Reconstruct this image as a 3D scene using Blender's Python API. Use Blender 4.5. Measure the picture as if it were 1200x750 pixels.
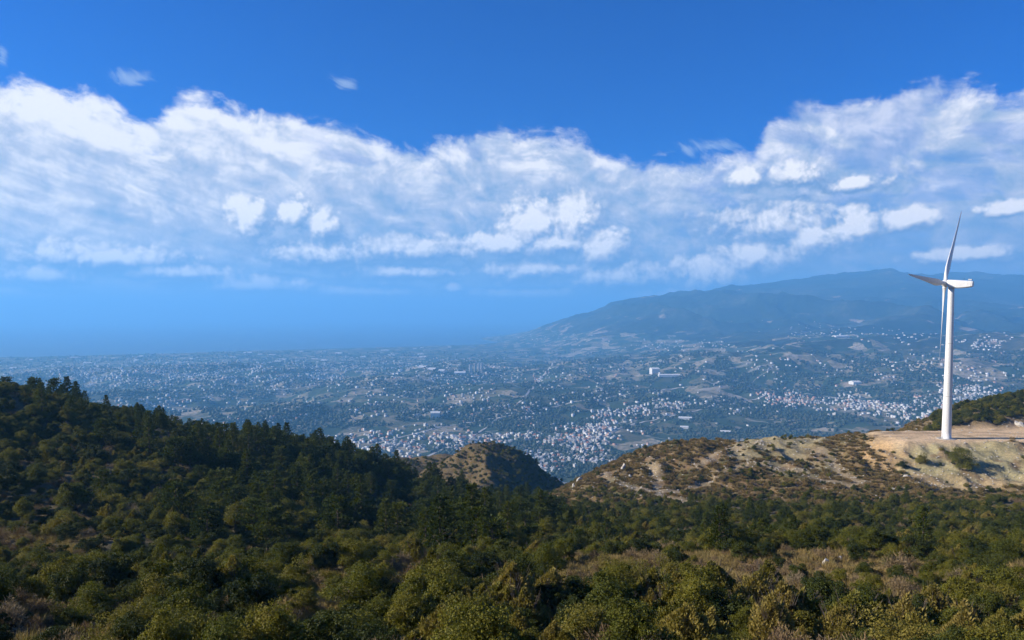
import bpy, bmesh, math, random
import numpy as np
from mathutils import Vector, Matrix

R = math.radians
rng = np.random.default_rng(7)
random.seed(7)
scene = bpy.context.scene
for o in list(bpy.data.objects):
    bpy.data.objects.remove(o)
col = scene.collection

# ------------------------------------------------------------------ camera
F = 870.0                       # focal length in photo pixels (1200 wide)
PITCH = R(3.2)                  # camera tips down a little
SHIFT = 40.0                    # frame shifted up, photo pixels
cam_data = bpy.data.cameras.new('camera')
cam_data.sensor_width = 36.0
cam_data.lens = 36.0 * F / 1200.0
cam_data.shift_y = SHIFT / 1200.0
cam_data.clip_start = 0.5
cam_data.clip_end = 300000.0
cam = bpy.data.objects.new('camera', cam_data)
col.objects.link(cam)
cam.location = (0, 0, 0)
cam.rotation_euler = (R(90) - PITCH, 0, 0)
scene.camera = cam


def ray(px, py):
    xc = (px - 600.0) / F
    yc = -(py - 375.0) / F + SHIFT / F
    f = (0.0, math.cos(PITCH), -math.sin(PITCH))
    u = (0.0, math.sin(PITCH), math.cos(PITCH))
    return Vector((xc, f[1] + yc * u[1], f[2] + yc * u[2]))


def at(px, py, depth):
    d = ray(px, py)
    return d * (depth / d.y)


def on_level(px, py, z):
    d = ray(px, py)
    return d * (z / d.z)


def azel(px, py):
    d = ray(px, py)
    return (math.degrees(math.atan2(d.x, d.y)),
            math.degrees(math.atan2(d.z, math.hypot(d.x, d.y))))


def project(p):
    """world -> photo pixel (numpy n x 3 or Vector)"""
    p = np.atleast_2d(np.asarray(p, float))
    zc = p[:, 1] * math.cos(PITCH) - p[:, 2] * math.sin(PITCH)
    yc = p[:, 1] * math.sin(PITCH) + p[:, 2] * math.cos(PITCH)
    zc = np.where(np.abs(zc) < 1e-6, 1e-6, zc)
    return np.stack([600 + F * p[:, 0] / zc, 375 + SHIFT - F * yc / zc, zc], 1)


# ------------------------------------------------------------------ node helper
class S:
    """a node socket with arithmetic"""
    t = None

    def __init__(s, sock): s.k = sock

    @staticmethod
    def math(op, a, b=None, c=None, clamp=False):
        n = S.t.nodes.new('ShaderNodeMath'); n.operation = op; n.use_clamp = clamp
        for i, v in enumerate((a, b, c)):
            if v is None: continue
            if isinstance(v, S): S.t.links.new(v.k, n.inputs[i])
            else: n.inputs[i].default_value = float(v)
        return S(n.outputs[0])
    def __add__(a, b): return S.math('ADD', a, b)
    __radd__ = __add__
    def __sub__(a, b): return S.math('SUBTRACT', a, b)
    def __rsub__(a, b): return S.math('SUBTRACT', b, a)
    def __mul__(a, b): return S.math('MULTIPLY', a, b)
    __rmul__ = __mul__
    def __truediv__(a, b): return S.math('DIVIDE', a, b)
    def max(a, b): return S.math('MAXIMUM', a, b)
    def min(a, b): return S.math('MINIMUM', a, b)
    def pow(a, b): return S.math('POWER', a, b)
    def clamp(a): return S.math('ADD', a, 0.0, clamp=True)
    def smooth(a, lo, hi):
        n = S.t.nodes.new('ShaderNodeMapRange'); n.interpolation_type = 'SMOOTHSTEP'
        S.t.links.new(a.k, n.inputs[0])
        for i, v in ((1, lo), (2, hi)):
            if isinstance(v, S): S.t.links.new(v.k, n.inputs[i])
            else: n.inputs[i].default_value = v
        return S(n.outputs[0])
    def lin(a, lo, hi, o0=0.0, o1=1.0):
        n = S.t.nodes.new('ShaderNodeMapRange')
        S.t.links.new(a.k, n.inputs[0])
        for i, v in ((1, lo), (2, hi), (3, o0), (4, o1)): n.inputs[i].default_value = v
        return S(n.outputs[0])


def node(kind, **kw):
    n = S.t.nodes.new(kind)
    for k, v in kw.items(): setattr(n, k, v)
    return n


def setin(n, name, v):
    if isinstance(v, S): S.t.links.new(v.k, n.inputs[name])
    else: n.inputs[name].default_value = v


def vec(x, y, z=0.0):
    n = node('ShaderNodeCombineXYZ')
    for i, v in enumerate((x, y, z)): setin(n, i, v)
    return S(n.outputs[0])


def noise(v, scale=1.0, detail=4.0, rough=0.55, dist=0.0, dims='3D', color=False, kind='FBM'):
    n = node('ShaderNodeTexNoise', noise_dimensions=dims)
    n.noise_type = kind
    if v is not None: setin(n, 'Vector', v)
    setin(n, 'Scale', scale); setin(n, 'Detail', detail); setin(n, 'Roughness', rough); setin(n, 'Distortion', dist)
    return S(n.outputs['Color' if color else 'Fac'])


def rgb(c):
    n = node('ShaderNodeRGB'); n.outputs[0].default_value = (c[0], c[1], c[2], 1.0)
    return S(n.outputs[0])


def mix(f, a, b, blend='MIX'):
    n = node('ShaderNodeMix', data_type='RGBA', blend_type=blend)
    setin(n, 0, f)
    for i, v in ((6, a), (7, b)):
        if isinstance(v, S): S.t.links.new(v.k, n.inputs[i])
        else: n.inputs[i].default_value = (v[0], v[1], v[2], 1.0)
    return S(n.outputs[2])


def ramp(f, stops, interp='LINEAR'):
    n = node('ShaderNodeValToRGB'); cr = n.color_ramp; cr.interpolation = interp
    while len(cr.elements) > 1: cr.elements.remove(cr.elements[-1])
    for i, (p, c) in enumerate(stops):
        e = cr.elements[0] if i == 0 else cr.elements.new(p)
        e.position = p; e.color = (c[0], c[1], c[2], 1.0)
    setin(n, 0, f)
    return S(n.outputs[0])


def lin(r, g, b):
    """sRGB 0-255 -> linear"""
    return tuple(((v / 255) / 12.92 if v <= 10 else (((v / 255) + 0.055) / 1.055) ** 2.4) for v in (r, g, b))


# ------------------------------------------------------------------ world and sun
SUN_EL, SUN_AZ = 26.0, -92.0          # degrees; azimuth from +Y towards +X (sun stands to the left)
world = bpy.data.worlds.new('World'); scene.world = world
world.use_nodes = True
wt = world.node_tree
for n in list(wt.nodes): wt.nodes.remove(n)
S.t = wt
sky = node('ShaderNodeTexSky', sky_type='NISHITA')
sky.sun_disc = False
sky.sun_elevation = R(SUN_EL)
sky.sun_rotation = R(SUN_AZ)
sky.altitude = 600
sky.air_density = 1.0
sky.dust_density = 0.4
sky.ozone_density = 3.0
sky_rgb = S(sky.outputs[0])
sky_rgb = mix(1.0, sky_rgb, (0.04, 0.53, 1.42), 'MULTIPLY')

tc = node('ShaderNodeTexCoord')
sep = node('ShaderNodeSeparateXYZ'); wt.links.new(tc.outputs['Generated'], sep.inputs[0])
dx, dy, dz = (S(sep.outputs[i]) for i in range(3))
U = S.math('ARCTAN2', dx, dy) * 57.29578
V = S.math('ARCSINE', dz) * 57.29578

# domain-warped sky coordinates (degrees), shared by the cloud decks
warp = node('ShaderNodeTexNoise', noise_dimensions='2D')
setin(warp, 'Vector', vec(U, V * 1.4)); setin(warp, 'Scale', 0.16); setin(warp, 'Detail', 2.0)
wsep = node('ShaderNodeSeparateColor'); wt.links.new(warp.outputs['Color'], wsep.inputs[0])
wu, wv = S(wsep.outputs[0]) - 0.5, S(wsep.outputs[1]) - 0.5


def curve_px(pts, reach=None):
    """float curve over azimuth through photo points: gives elevation in degrees"""
    n = node('ShaderNodeFloatCurve')
    c = n.mapping.curves[0]
    ps = [((a + 60) / 120, e / 40) for a, e in (azel(*p) for p in pts)]
    c.points[0].location = (0.0, ps[0][1]); c.points[1].location = (1.0, ps[-1][1])
    for p in ps: c.points.new(*p)
    n.mapping.update()
    setin(n, 'Value', U.lin(-60, 60))
    return S(n.outputs[0]) * 40.0


# main deck: its upper rim follows the cloud bank of the photograph and runs on level outside it
rim = curve_px([(0, 97), (70, 100), (130, 118), (170, 142), (200, 122), (225, 110), (300, 133), (400, 150), (480, 172),
                (560, 158), (650, 160), (700, 176), (790, 192), (850, 188), (885, 178), (900, 148), (960, 126), (1050, 112),
                (1130, 102), (1200, 105)])
fine = noise(vec(U * 0.50 + wu * 1.2, V * 0.72 + U * 0.08 + wv * 1.2), 1.0, 6.0, 0.62, dims='2D')
holes = noise(vec(U * 0.17 + 31.0 + wu, V * 0.45 + U * 0.06), 1.0, 4.0, 0.6, dims='2D')
below = rim - V + (holes - 0.5) * 2.4 + (fine - 0.5) * 2.6
deck_a = below.smooth(-0.5, 0.9)
# blue holes, mostly on the right where the deck breaks up
right = U.smooth(8.0, 26.0)
hole_m = (holes + right * 0.13 + (V - 9.0).smooth(-3.0, 3.0) * 0.07 - U.smooth(-5.0, -25.0) * 0.12).smooth(0.60, 0.76)
deck_a = deck_a * (1.0 - hole_m * 0.28)

def billow(du, dv):
    n = node('ShaderNodeTexVoronoi', feature='F1', voronoi_dimensions='2D', normalize=True)
    setin(n, 'Vector', vec(U + wu * 1.5 + du, V + wv * 1.5 + dv)); setin(n, 'Scale', 0.60); setin(n, 'Detail', 2.0)
    setin(n, 'Roughness', 0.55); setin(n, 'Lacunarity', 2.4)
    d = S(n.outputs['Distance'])
    return 1.0 - d * d * 2.2


puff = billow(0.0, 0.0)

# deck brightness: rippled on the left, mottled elsewhere
rip = noise(vec(U * 0.22 + V * 0.25 + wu * 1.6 + 11.0, V * 0.85 + U * 0.22 + wv * 0.8), 1.0, 4.0, 0.55, dims='2D')
mot = noise(vec(U * 0.36 + wu * 1.2 + 53.0, V * 0.60 + wv * 1.0 + U * 0.05), 1.0, 5.0, 0.56, dims='2D')
leftw = U.smooth(-4.0, -26.0)
pat = mot * (1.0 - leftw * 0.6) + rip * (leftw * 0.6)
tone = (pat - 0.5) * 1.1 + V.lin(0.0, 15.0, 0.38, 0.72) + (puff - 0.62) * 0.34 + leftw * 0.16 - right * 0.04 + (fine - 0.5) * 0.35
tone = tone + (rim - V).smooth(4.0, 0.0) * 0.14
K = 10.0 / 2 ** 0.85                  # world strength is 0.1, exposure 0.85
deck_c = ramp(tone.clamp(), [(0.0, lin(112, 156, 208)), (0.25, lin(136, 173, 217)), (0.5, lin(166, 190, 224)),
                             (0.74, lin(204, 214, 236)), (1.0, (1.05, 1.04, 1.06))])

# heaped clouds
BLOBS = [  # photo x, y, half width, half height, gain
    (292, 253, 30, 27, 1.0), (345, 248, 20, 18, 1.0), (374, 262, 25, 18, 1.0),
    (626, 264, 46, 34, 1.0), (590, 286, 46, 15, 1.0), (674, 256, 36, 32, .92), (706, 288, 38, 30, .88), (648, 284, 60, 18, .78),
    (876, 208, 20, 16, .8), (935, 205, 40, 18, .66), (995, 215, 44, 14, .55), (950, 278, 44, 30, 1.0), (1004, 264, 36, 28, 1.0), (1062, 258, 40, 17, .95),
    (885, 300, 62, 30, .8), (832, 322, 60, 28, .72), (770, 348, 70, 14, .68), (380, 298, 80, 18, .42), (480, 294, 80, 17, .45),
    (725, 325, 80, 22, .5), (300, 334, 110, 12, .42), (120, 302, 110, 14, .58), (20, 345, 90, 9, .45), (200, 318, 90, 9, .5), (420, 342, 90, 9, .42), (620, 345, 80, 10, .42), (470, 318, 90, 12, .40), (620, 318, 70, 16, .45), (1130, 300, 70, 14, .4), (1180, 245, 40, 12, .5), (50, 322, 60, 14, .6), (527, 336, 17, 7, .6), (900, 262, 90, 32, .45),
]
P = vec(U, V)


puff2 = billow(-0.28, 0.34)
frag = noise(vec(U * 0.8 + 5.0, V * 0.95), 1.0, 5.0, 0.6, dims='2D')
def heap(Pv, with_gain):
    best = None; gain = None
    for px, py, rx, ry, g in BLOBS:
        a, e = azel(px, py); a2, e2 = azel(px + rx, py - ry)
        ra, re = abs(a2 - a), abs(e2 - e)
        n1 = node('ShaderNodeVectorMath', operation='MULTIPLY_ADD')
        wt.links.new(Pv.k, n1.inputs[0]); n1.inputs[1].default_value = (1 / ra, 1 / re, 0); n1.inputs[2].default_value = (-a / ra, -e / re, 0)
        n2 = node('ShaderNodeVectorMath', operation='LENGTH'); wt.links.new(n1.outputs[0], n2.inputs[0])
        f = 1.0 - S(n2.outputs['Value'])
        if with_gain:
            gterm = S.math('MULTIPLY_ADD', f, 0.5 * g, 0.72 * g)
            gain = gterm if gain is None else gain.max(gterm)
        best = f if best is None else best.max(f)
    return best, gain


best, gain = heap(P, True)
best2, _ = heap(vec(U - 0.55, V + 0.75), False)
field = best + (puff - 0.72) * 0.95 + (frag - 0.5) * 1.35 + 0.10
cum_a = field.smooth(-0.28, 0.42) * gain.smooth(0.02, 0.36)
relief = (puff - puff2) * 0.75 + (frag - 0.5) * 0.5
ctone = (0.20 + field * 0.34 + relief * 1.15 + (best - best2) * 0.75 + (gain - 0.6) * 0.75).clamp()
cum_c = ramp(ctone, [(0.0, lin(128, 162, 208)), (0.35, lin(170, 190, 222)), (0.62, lin(222, 227, 240)), (1.0, (1.16, 1.13, 1.12))])

# small detached wisps above the deck
wisp = None
for px, py, rx, ry in ((155, 91, 26, 11), (405, 98, 22, 13), (830, 172, 46, 14), (345, 205, 8, 6), (3, 65, 10, 14)):
    a, e = azel(px, py); a2, e2 = azel(px + rx, py - ry)
    n1 = node('ShaderNodeVectorMath', operation='MULTIPLY_ADD')
    wt.links.new(P.k, n1.inputs[0]); n1.inputs[1].default_value = (1 / abs(a2 - a), 1 / abs(e2 - e), 0); n1.inputs[2].default_value = (-a / abs(a2 - a), -e / abs(e2 - e), 0)
    n2 = node('ShaderNodeVectorMath', operation='LENGTH'); wt.links.new(n1.outputs[0], n2.inputs[0])
    f = 1.0 - S(n2.outputs['Value'])
    wisp = f if wisp is None else wisp.max(f)
wst = noise(vec(U * 0.55 + V * 0.3 + wu * 3.0, V * 1.1 + U * 0.35 + wv * 3.0), 1.0, 6.0, 0.66, dims='2D')
wisp_a = (wisp + (wst - 0.5) * 2.6).smooth(0.1, 1.1) * 0.5 * wisp.smooth(-0.6, 0.2)

# rain-grey air under the deck, all the way round
veil = V.smooth(7.5, 0.5)
veil_c = ramp(U.lin(-40, 40), [(0.0, lin(176, 204, 236)), (0.35, lin(158, 190, 226)), (0.6, lin(136, 172, 216)), (1.0, lin(124, 158, 210))])

c = mix(deck_a, mix(1.0, sky_rgb, (0.1, 0.1, 0.1), 'MULTIPLY'), deck_c)
c = mix(wisp_a, c, lin(196, 218, 244))
c = mix(veil * 0.55, c, veil_c)
c = mix(cum_a * (1.0 - V.smooth(1.8, 0.4)), c, cum_c)
bg = node('ShaderNodeBackground')
wt.links.new(mix(1.0, c, (K, K, K), 'MULTIPLY').k, bg.inputs['Color'])
bg.inputs['Strength'].default_value = 0.1
wo = node('ShaderNodeOutputWorld'); wt.links.new(bg.outputs[0], wo.inputs['Surface'])
world.cycles.sampling_method = 'MANUAL'
world.cycles.sample_map_resolution = 512

sun_data = bpy.data.lights.new('sun', 'SUN')
sun_data.energy = 5.0
sun_data.angle = R(0.55)
sun_data.color = (1.0, 0.90, 0.76)
sun = bpy.data.objects.new('sun', sun_data); col.objects.link(sun)
sdir = Vector((math.sin(R(SUN_AZ)) * math.cos(R(SUN_EL)), math.cos(R(SUN_AZ)) * math.cos(R(SUN_EL)), math.sin(R(SUN_EL))))
sun.rotation_euler = (-sdir).to_track_quat('-Z', 'Y').to_euler()
sun.location = sdir * 500

scene.view_settings.view_transform = 'Standard'
scene.view_settings.look = 'None'
scene.view_settings.gamma = 1.0
scene.view_settings.use_curve_mapping = False
scene.view_settings.exposure = 0.85
cy = scene.cycles
cy.max_bounces = 8; cy.diffuse_bounces = 2; cy.glossy_bounces = 2; cy.transmission_bounces = 3
cy.volume_bounces = 6; cy.transparent_max_bounces = 6
cy.use_denoising = True
try: cy.denoiser = 'OPENIMAGEDENOISE'
except Exception: pass
cy.use_adaptive_sampling = True
cy.adaptive_threshold = 0.018
cy.adaptive_min_samples = 12

# ------------------------------------------------------------------ helpers
def tag(o, label=None, cat=None, group=None, kind=None):
    if label: o['label'] = label
    if cat: o['category'] = cat
    if group: o['group'] = group
    if kind: o['kind'] = kind
    return o


def link(name, me, mat=None, parent=None):
    o = bpy.data.objects.new(name, me); col.objects.link(o)
    if mat is not None and me is not None and len(me.materials) == 0: me.materials.append(mat)
    if parent is not None: o.parent = parent
    return o


def empty(name, loc=(0, 0, 0), rz=0.0, sc=1.0):
    o = bpy.data.objects.new(name, None); col.objects.link(o)
    o.location = loc; o.rotation_euler = (0, 0, rz); o.scale = (sc, sc, sc); o.empty_display_size = 0.2
    return o


def mesh_np(name, v, f, smooth=True):
    """verts (n,3), faces (m,3) or (m,4) arrays -> mesh, fast"""
    v = np.asarray(v, np.float32); f = np.asarray(f, np.int32)
    me = bpy.data.meshes.new(name)
    me.vertices.add(len(v)); me.vertices.foreach_set('co', v.ravel())
    k = f.shape[1]
    me.loops.add(f.size); me.loops.foreach_set('vertex_index', f.ravel())
    me.polygons.add(len(f))
    me.polygons.foreach_set('loop_start', np.arange(0, f.size, k, dtype=np.int32))
    me.polygons.foreach_set('loop_total', np.full(len(f), k, np.int32))
    if smooth: me.polygons.foreach_set('use_smooth', np.ones(len(f), bool))
    me.update(calc_edges=True)
    return me


def vcol(me, name, c):
    a = me.color_attributes.new(name, 'FLOAT_COLOR', 'POINT')
    c = np.asarray(c, np.float32)
    if c.shape[1] == 3: c = np.concatenate([c, np.ones((len(c), 1), np.float32)], 1)
    a.data.foreach_set('color', c.ravel())


def sstep(a, lo, hi):
    t = np.clip((a - lo) / (hi - lo), 0, 1)
    return t * t * (3 - 2 * t)


_perm = np.random.default_rng(3).permutation(512)
_grad = np.random.default_rng(4).normal(size=(512, 2)); _grad /= np.linalg.norm(_grad, axis=1)[:, None]


def perlin(x, y):
    xi = np.floor(x).astype(int); yi = np.floor(y).astype(int)
    xf, yf = x - xi, y - yi
    u = xf * xf * xf * (xf * (xf * 6 - 15) + 10); v = yf * yf * yf * (yf * (yf * 6 - 15) + 10)
    def g(ix, iy, fx, fy):
        h = _grad[(_perm[(ix & 255)] + iy * 57 + (iy >> 3) * 13) & 511]
        return h[..., 0] * fx + h[..., 1] * fy
    a = g(xi, yi, xf, yf); b = g(xi + 1, yi, xf - 1, yf)
    c = g(xi, yi + 1, xf, yf - 1); d = g(xi + 1, yi + 1, xf - 1, yf - 1)
    return (a + (b - a) * u) * (1 - v) + (c + (d - c) * u) * v


def fbm(x, y, s, oct=4, rough=0.5, ridged=False):
    out = 0; amp = 1.0; x = x / s + 17.3; y = y / s - 9.1
    for i in range(oct):
        n = perlin(x, y)
        if ridged: n = 0.5 - np.abs(n) * 1.6
        out = out + n * amp; amp *= rough; x = x * 2.03 + 5.2; y = y * 2.03 - 3.7
    return out


class TPS:
    def __init__(s, p, z, lam=0.0, unit=1.0):
        s.u = unit; p = np.asarray(p, float) / unit; z = np.asarray(z, float); n = len(p); s.p = p
        d = np.linalg.norm(p[:, None] - p[None], axis=2)
        A = np.zeros((n + 3, n + 3)); A[:n, :n] = s.k(d) + np.eye(n) * lam
        A[:n, n] = 1; A[:n, n + 1:] = p; A[n, :n] = 1; A[n + 1:, :n] = p.T
        s.w = np.linalg.solve(A, np.concatenate([z, [0, 0, 0]]))
    @staticmethod
    def k(r): return np.where(r > 1e-9, r * r * np.log(np.maximum(r, 1e-9)), 0.0)
    def __call__(s, x, y):
        sh = np.shape(x); x = np.ravel(x) / s.u; y = np.ravel(y) / s.u; n = len(s.p)
        out = s.w[n] + s.w[n + 1] * x + s.w[n + 2] * y
        for i in range(n):
            out = out + s.w[i] * s.k(np.hypot(x - s.p[i, 0], y - s.p[i, 1]))
        return out.reshape(sh)


# ------------------------------------------------------------------ terrain shape
NEAR = [  # photo x, photo y, depth in metres: ground seen there
    (0, 760, 46), (300, 765, 46), (600, 765, 46), (900, 765, 46), (1200, 765, 46),
    (0, 712, 62), (300, 712, 62), (600, 712, 60), (900, 712, 60), (1200, 712, 60),
    (0, 672, 84), (250, 672, 84), (500, 678, 82), (750, 675, 84), (880, 678, 84), (1000, 675, 86), (1200, 672, 86),
    (0, 640, 110), (0, 600, 138), (0, 545, 180), (0, 490, 220), (0, 452, 255), (0, 462, 320), (-70, 446, 290),
    (100, 640, 112), (100, 570, 168), (100, 520, 215), (100, 484, 265),
    (200, 635, 120), (200, 585, 170), (200, 540, 215), (200, 505, 272),
    (300, 640, 122), (300, 600, 178), (300, 560, 228), (300, 522, 285),
    (400, 640, 132), (400, 610, 185), (400, 575, 245), (400, 540, 305),
    (450, 555, 325), (500, 580, 345), (500, 612, 230), (450, 632, 165), (560, 600, 290), (600, 600, 370),
    (555, 652, 115), (640, 655, 112), (600, 640, 150), (620, 622, 220),
    (800, 655, 106), (950, 655, 108), (1100, 652, 110), (1200, 650, 112),
    (750, 650, 140), (900, 652, 142), (1050, 652, 142), (1200, 650, 142),
    (700, 620, 205), (850, 620, 205), (1000, 622, 200), (1150, 622, 200),
    (760, 598, 275), (880, 598, 270), (1000, 596, 270), (1130, 594, 275), (1200, 590, 275),
    (740, 590, 318), (850, 590, 310), (960, 573, 328), (1050, 570, 330), (1130, 566, 335), (1200, 560, 340),
    (780, 560, 368), (720, 552, 398), (680, 566, 390), (660, 582, 380), (640, 598, 390), (900, 553, 358), (1000, 545, 366),
    (780, 521, 430), (740, 536, 425), (830, 519, 432), (900, 518, 428), (960, 517, 420), (1020, 510, 405), (1050, 508, 395),
    (1060, 513, 380), (1109, 514, 378), (1160, 514, 378), (1200, 514, 378), (1060, 507, 398), (1109, 505, 403), (1180, 503, 408),
    (1040, 516, 440), (1085, 506, 432), (1120, 490, 430), (1150, 478, 446), (1200, 464, 460), (1250, 455, 470),
]
RAW = [(-300, 180, 34), (-360, 100, 50), (-420, 250, 50), (-215, 120, 2), (-190, 60, 2), (-120, 15, 0), (-250, 0, 18),
       (-330, 330, -6), (-420, 400, -25), (0, 0, -2.0), (0, 20, -10.5), (60, 0, -3), (-60, 0, -2), (60, 22, -11), (-60, 22, -10),
       (130, 40, -15), (170, 100, -36), (240, 180, -52), (300, 280, -66), (360, 380, -60), (450, 470, -32), (480, 560, -50),
       (260, 520, -92), (340, 560, -86), (150, 530, -116), (80, 540, -122), (-20, 470, -126), (20, 520, -134), (-60, 520, -134),
       (-100, 560, -140), (60, 640, -152), (-60, 640, -142), (-100, 690, -138), (-60, 720, -139), (-150, 700, -140), (0, 700, -160), (-200, 430, -70), (-120, 430, -106), (-250, 560, -120),
       (-400, 800, -200), (-100, 800, -215), (150, 800, -215), (400, 800, -210), (600, 700, -150), (600, 400, -50), (500, 250, -55), (400, 100, -30),
       (-500, 600, -90), (300, 0, -10), (-520, 200, 60), (0, -60, 0), (200, -60, 0), (-200, -60, 12)]
npts = [tuple(at(*c)) for c in NEAR] + [(float(a), float(b), float(c)) for a, b, c in RAW]
npts = np.array(npts)
near_tps = TPS(npts[:, :2], npts[:, 2], 0.002, 100.0)
CONE = at(575, 523, 600)                     # the little conical hill
PAD = at(1109, 514, 378)                     # foot of the turbine
PAD_Z = PAD.z

SEA_Z = -500.0
FAR = [  # mountain and foothills: photo x, y, depth
    (590, 401, 12300), (640, 387, 12200), (700, 367, 12000), (760, 354, 12000), (800, 350, 12000), (860, 345, 12200), (950, 334, 12500), (1010, 324, 12800),
    (1050, 320, 13000), (1110, 327, 13200), (1160, 324, 13400), (1200, 330, 13500), (1350, 345, 13500),
    (640, 403, 10400), (700, 395, 9600), (800, 384, 9200), (900, 376, 9300), (1000, 368, 9600), (1100, 368, 9600), (1200, 372, 9600), (1350, 380, 9500),
    (640, 425, 7800), (700, 422, 7000), (800, 418, 6500), (900, 413, 6500), (1000, 408, 6600), (1100, 404, 6800), (1200, 406, 6700), (1350, 410, 6700),
    (700, 444, 5200), (800, 442, 4800), (900, 440, 4650), (1000, 437, 4600), (1100, 436, 4500), (1200, 436, 4300), (1350, 440, 4100),
    (900, 470, 3900), (1000, 470, 3800), (1100, 470, 3700), (1200, 468, 3600), (1350, 470, 3500),
]
COAST = [(-300, 423), (-100, 420), (0, 418.5), (100, 416.5), (200, 414), (300, 411), (400, 408.5), (480, 406), (560, 403.5)]
fpts = [tuple(at(*c)) for c in FAR]
for px, py in COAST:
    p = on_level(px, py, SEA_Z)
    fpts += [(p.x, p.y, SEA_Z), (p.x * 0.93, p.y * 0.93, SEA_Z + 3), (p.x * 0.75, p.y * 0.75, SEA_Z + 9), (p.x * 1.12, p.y * 1.12, SEA_Z - 22)]
for x, y, z in ((-2500, 2000, -484), (-1000, 1800, -484), (0, 1800, -482), (1000, 1800, -480), (2500, 2000, -472), (-3000, 4000, -484), (-1000, 3500, -484), (500, 3300, -484), (1300, 3000, -482),
                (0, 5000, -484), (-4000, 5500, -488), (5000, 17000, 200), (9000, 17000, 300), (2000, 17000, -300), (-1000, 15000, -540), (-6000, 14000, -560), (-9000, 9000, -530), (12000, 12000, 500),
                (-1500, 500, -480), (1600, 500, -470), (0, 700, -480), (4500, 3000, -440)):
    fpts.append((x, y, z))
fpts = np.array(fpts, float)
far_tps = TPS(fpts[:, :2], fpts[:, 2], 0.0005, 4000.0)


_cst = [on_level(px, py, SEA_Z) for px, py in COAST]
_caz = np.array([math.atan2(p.x, p.y) for p in _cst]); _cr = np.array([math.hypot(p.x, p.y) for p in _cst])


def far_h(x, y):
    z = far_tps(x, y)
    r = np.hypot(x, y)
    a = np.arctan2(x, y)
    shore = np.interp(a, _caz, _cr) * (1 + 0.012 * fbm(x, y, 1500, 3))
    z = np.where(r < shore, np.maximum(z, SEA_Z + 1.5 + np.minimum((shore - r) * 0.004, 10)), np.where(a < _caz[-1], np.minimum(z, SEA_Z - 6), z))
    up = sstep(z, -480, -150)
    land = sstep(z, SEA_Z - 2, SEA_Z + 12)
    mid = sstep(r, 2600, 3600) * (1 - sstep(r, 6200, 8000))
    z = z + fbm(x + fbm(x, y, 1800, 3) * 900, y * 0.72, 2300, 7, 0.52, True) * (290 * up * (1 - 0.62 * sstep(r, 11000, 12300))) + fbm(x + 900, y, 900, 5, 0.55) * (34 * mid + 60 * up) + fbm(x, y + 500, 1500, 5, 0.5, True) * 95 * mid * land
    z = z + fbm(x, y, 260, 3, 0.5) * 7 * land * (0.3 + mid + up)
    return np.where(land > 0.02, np.maximum(z, SEA_Z + 0.8 * land), z)


def near_h(x, y, detail=True):
    n = np.clip(near_tps(x, y), -330, 90)
    # conical hill: a four-sided heap with a spur running towards the camera
    dx, dy = x - CONE.x, y - CONE.y
    dxw = dx + fbm(x, y, 40, 3) * 16
    slope = np.where(dxw > 0, 0.66 * dxw, -0.50 * dxw) + np.where(dy > 0, 0.55 * dy, -0.30 * dy)
    cone = CONE.z - np.sqrt(slope ** 2 + 36) + 9 + fbm(x + 40, y, 22, 3) * 4
    n = np.where(cone > n, np.maximum(cone, n), n) if np.ndim(n) else max(n, cone)
    if detail:
        rough = 1.0 - 0.7 * pad_mask(x, y)
        n = n + (fbm(x, y, 38, 4) * 2.6 + fbm(x, y, 9, 3) * (0.7 + 1.1 * sstep(y, 290, 330))) * rough * sstep(np.hypot(x, y), 15, 60)
        gul = fbm(x * 1.0, y * 0.35, 16, 3, 0.5, True)
        n = n + gul * 2.6 * sstep(y, 290, 330) * (1 - pad_mask(x, y)) * sstep(x, 20, 60)
        rill = fbm(x + 0.3 * y, y * 0.12, 6.5, 2, 0.5, True)
        n = n + rill * 1.5 * sstep(y, PAD.y - 62, PAD.y - 48) * (1 - sstep(y, PAD.y - 6, PAD.y + 4)) * sstep(x, PAD.x - 60, PAD.x - 30)
        m = pad_mask(x, y)
        n = n * (1 - m) + (PAD_Z + fbm(x, y, 20, 3) * 0.35) * m
    return n


def pad_mask(x, y):
    """level earth platform round the turbine, running off to the right"""
    dx = np.maximum(0, (PAD.x - 24) - x)
    w = fbm(x, y, 26, 3) * 5
    front = PAD.y - 9 + 0.03 * (x - PAD.x) + w
    back = PAD.y + 26 + 0.10 * (x - PAD.x) + w
    m = sstep(y, front - 5, front + 3) * (1 - sstep(y, back - 3, back + 7)) * (1 - sstep(dx, 0, 12)) * (1 - sstep(x, 390, 430))
    return m


def H(x, y, detail=True):
    x = np.asarray(x, float); y = np.asarray(y, float)
    t = sstep(y + np.abs(x) * 0.25, 720, 1650)
    sh = t.shape; x = x.ravel(); y = y.ravel(); t = t.ravel(); z = np.zeros(len(t))
    a = t < 1; b = t > 0
    if a.any(): z[a] += near_h(x[a], y[a], detail) * (1 - t[a])
    if b.any(): z[b] += far_h(x[b], y[b]) * t[b]
    return z.reshape(sh)


def ground(x, y): return float(H(np.array([x]), np.array([y]))[0])


def seg_dist(x, y, pts):
    d = np.full(np.shape(x), 1e9)
    for (ax, ay), (bx, by) in zip(pts[:-1], pts[1:]):
        vx, vy = bx - ax, by - ay
        t = np.clip(((x - ax) * vx + (y - ay) * vy) / (vx * vx + vy * vy), 0, 1)
        d = np.minimum(d, np.hypot(x - ax - t * vx, y - ay - t * vy))
    return d


# ------------------------------------------------------------------ materials of the land
def new_mat(name):
    m = bpy.data.materials.new(name); m.use_nodes = True
    t = m.node_tree
    for n in list(t.nodes): t.nodes.remove(n)
    S.t = t
    return m


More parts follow.
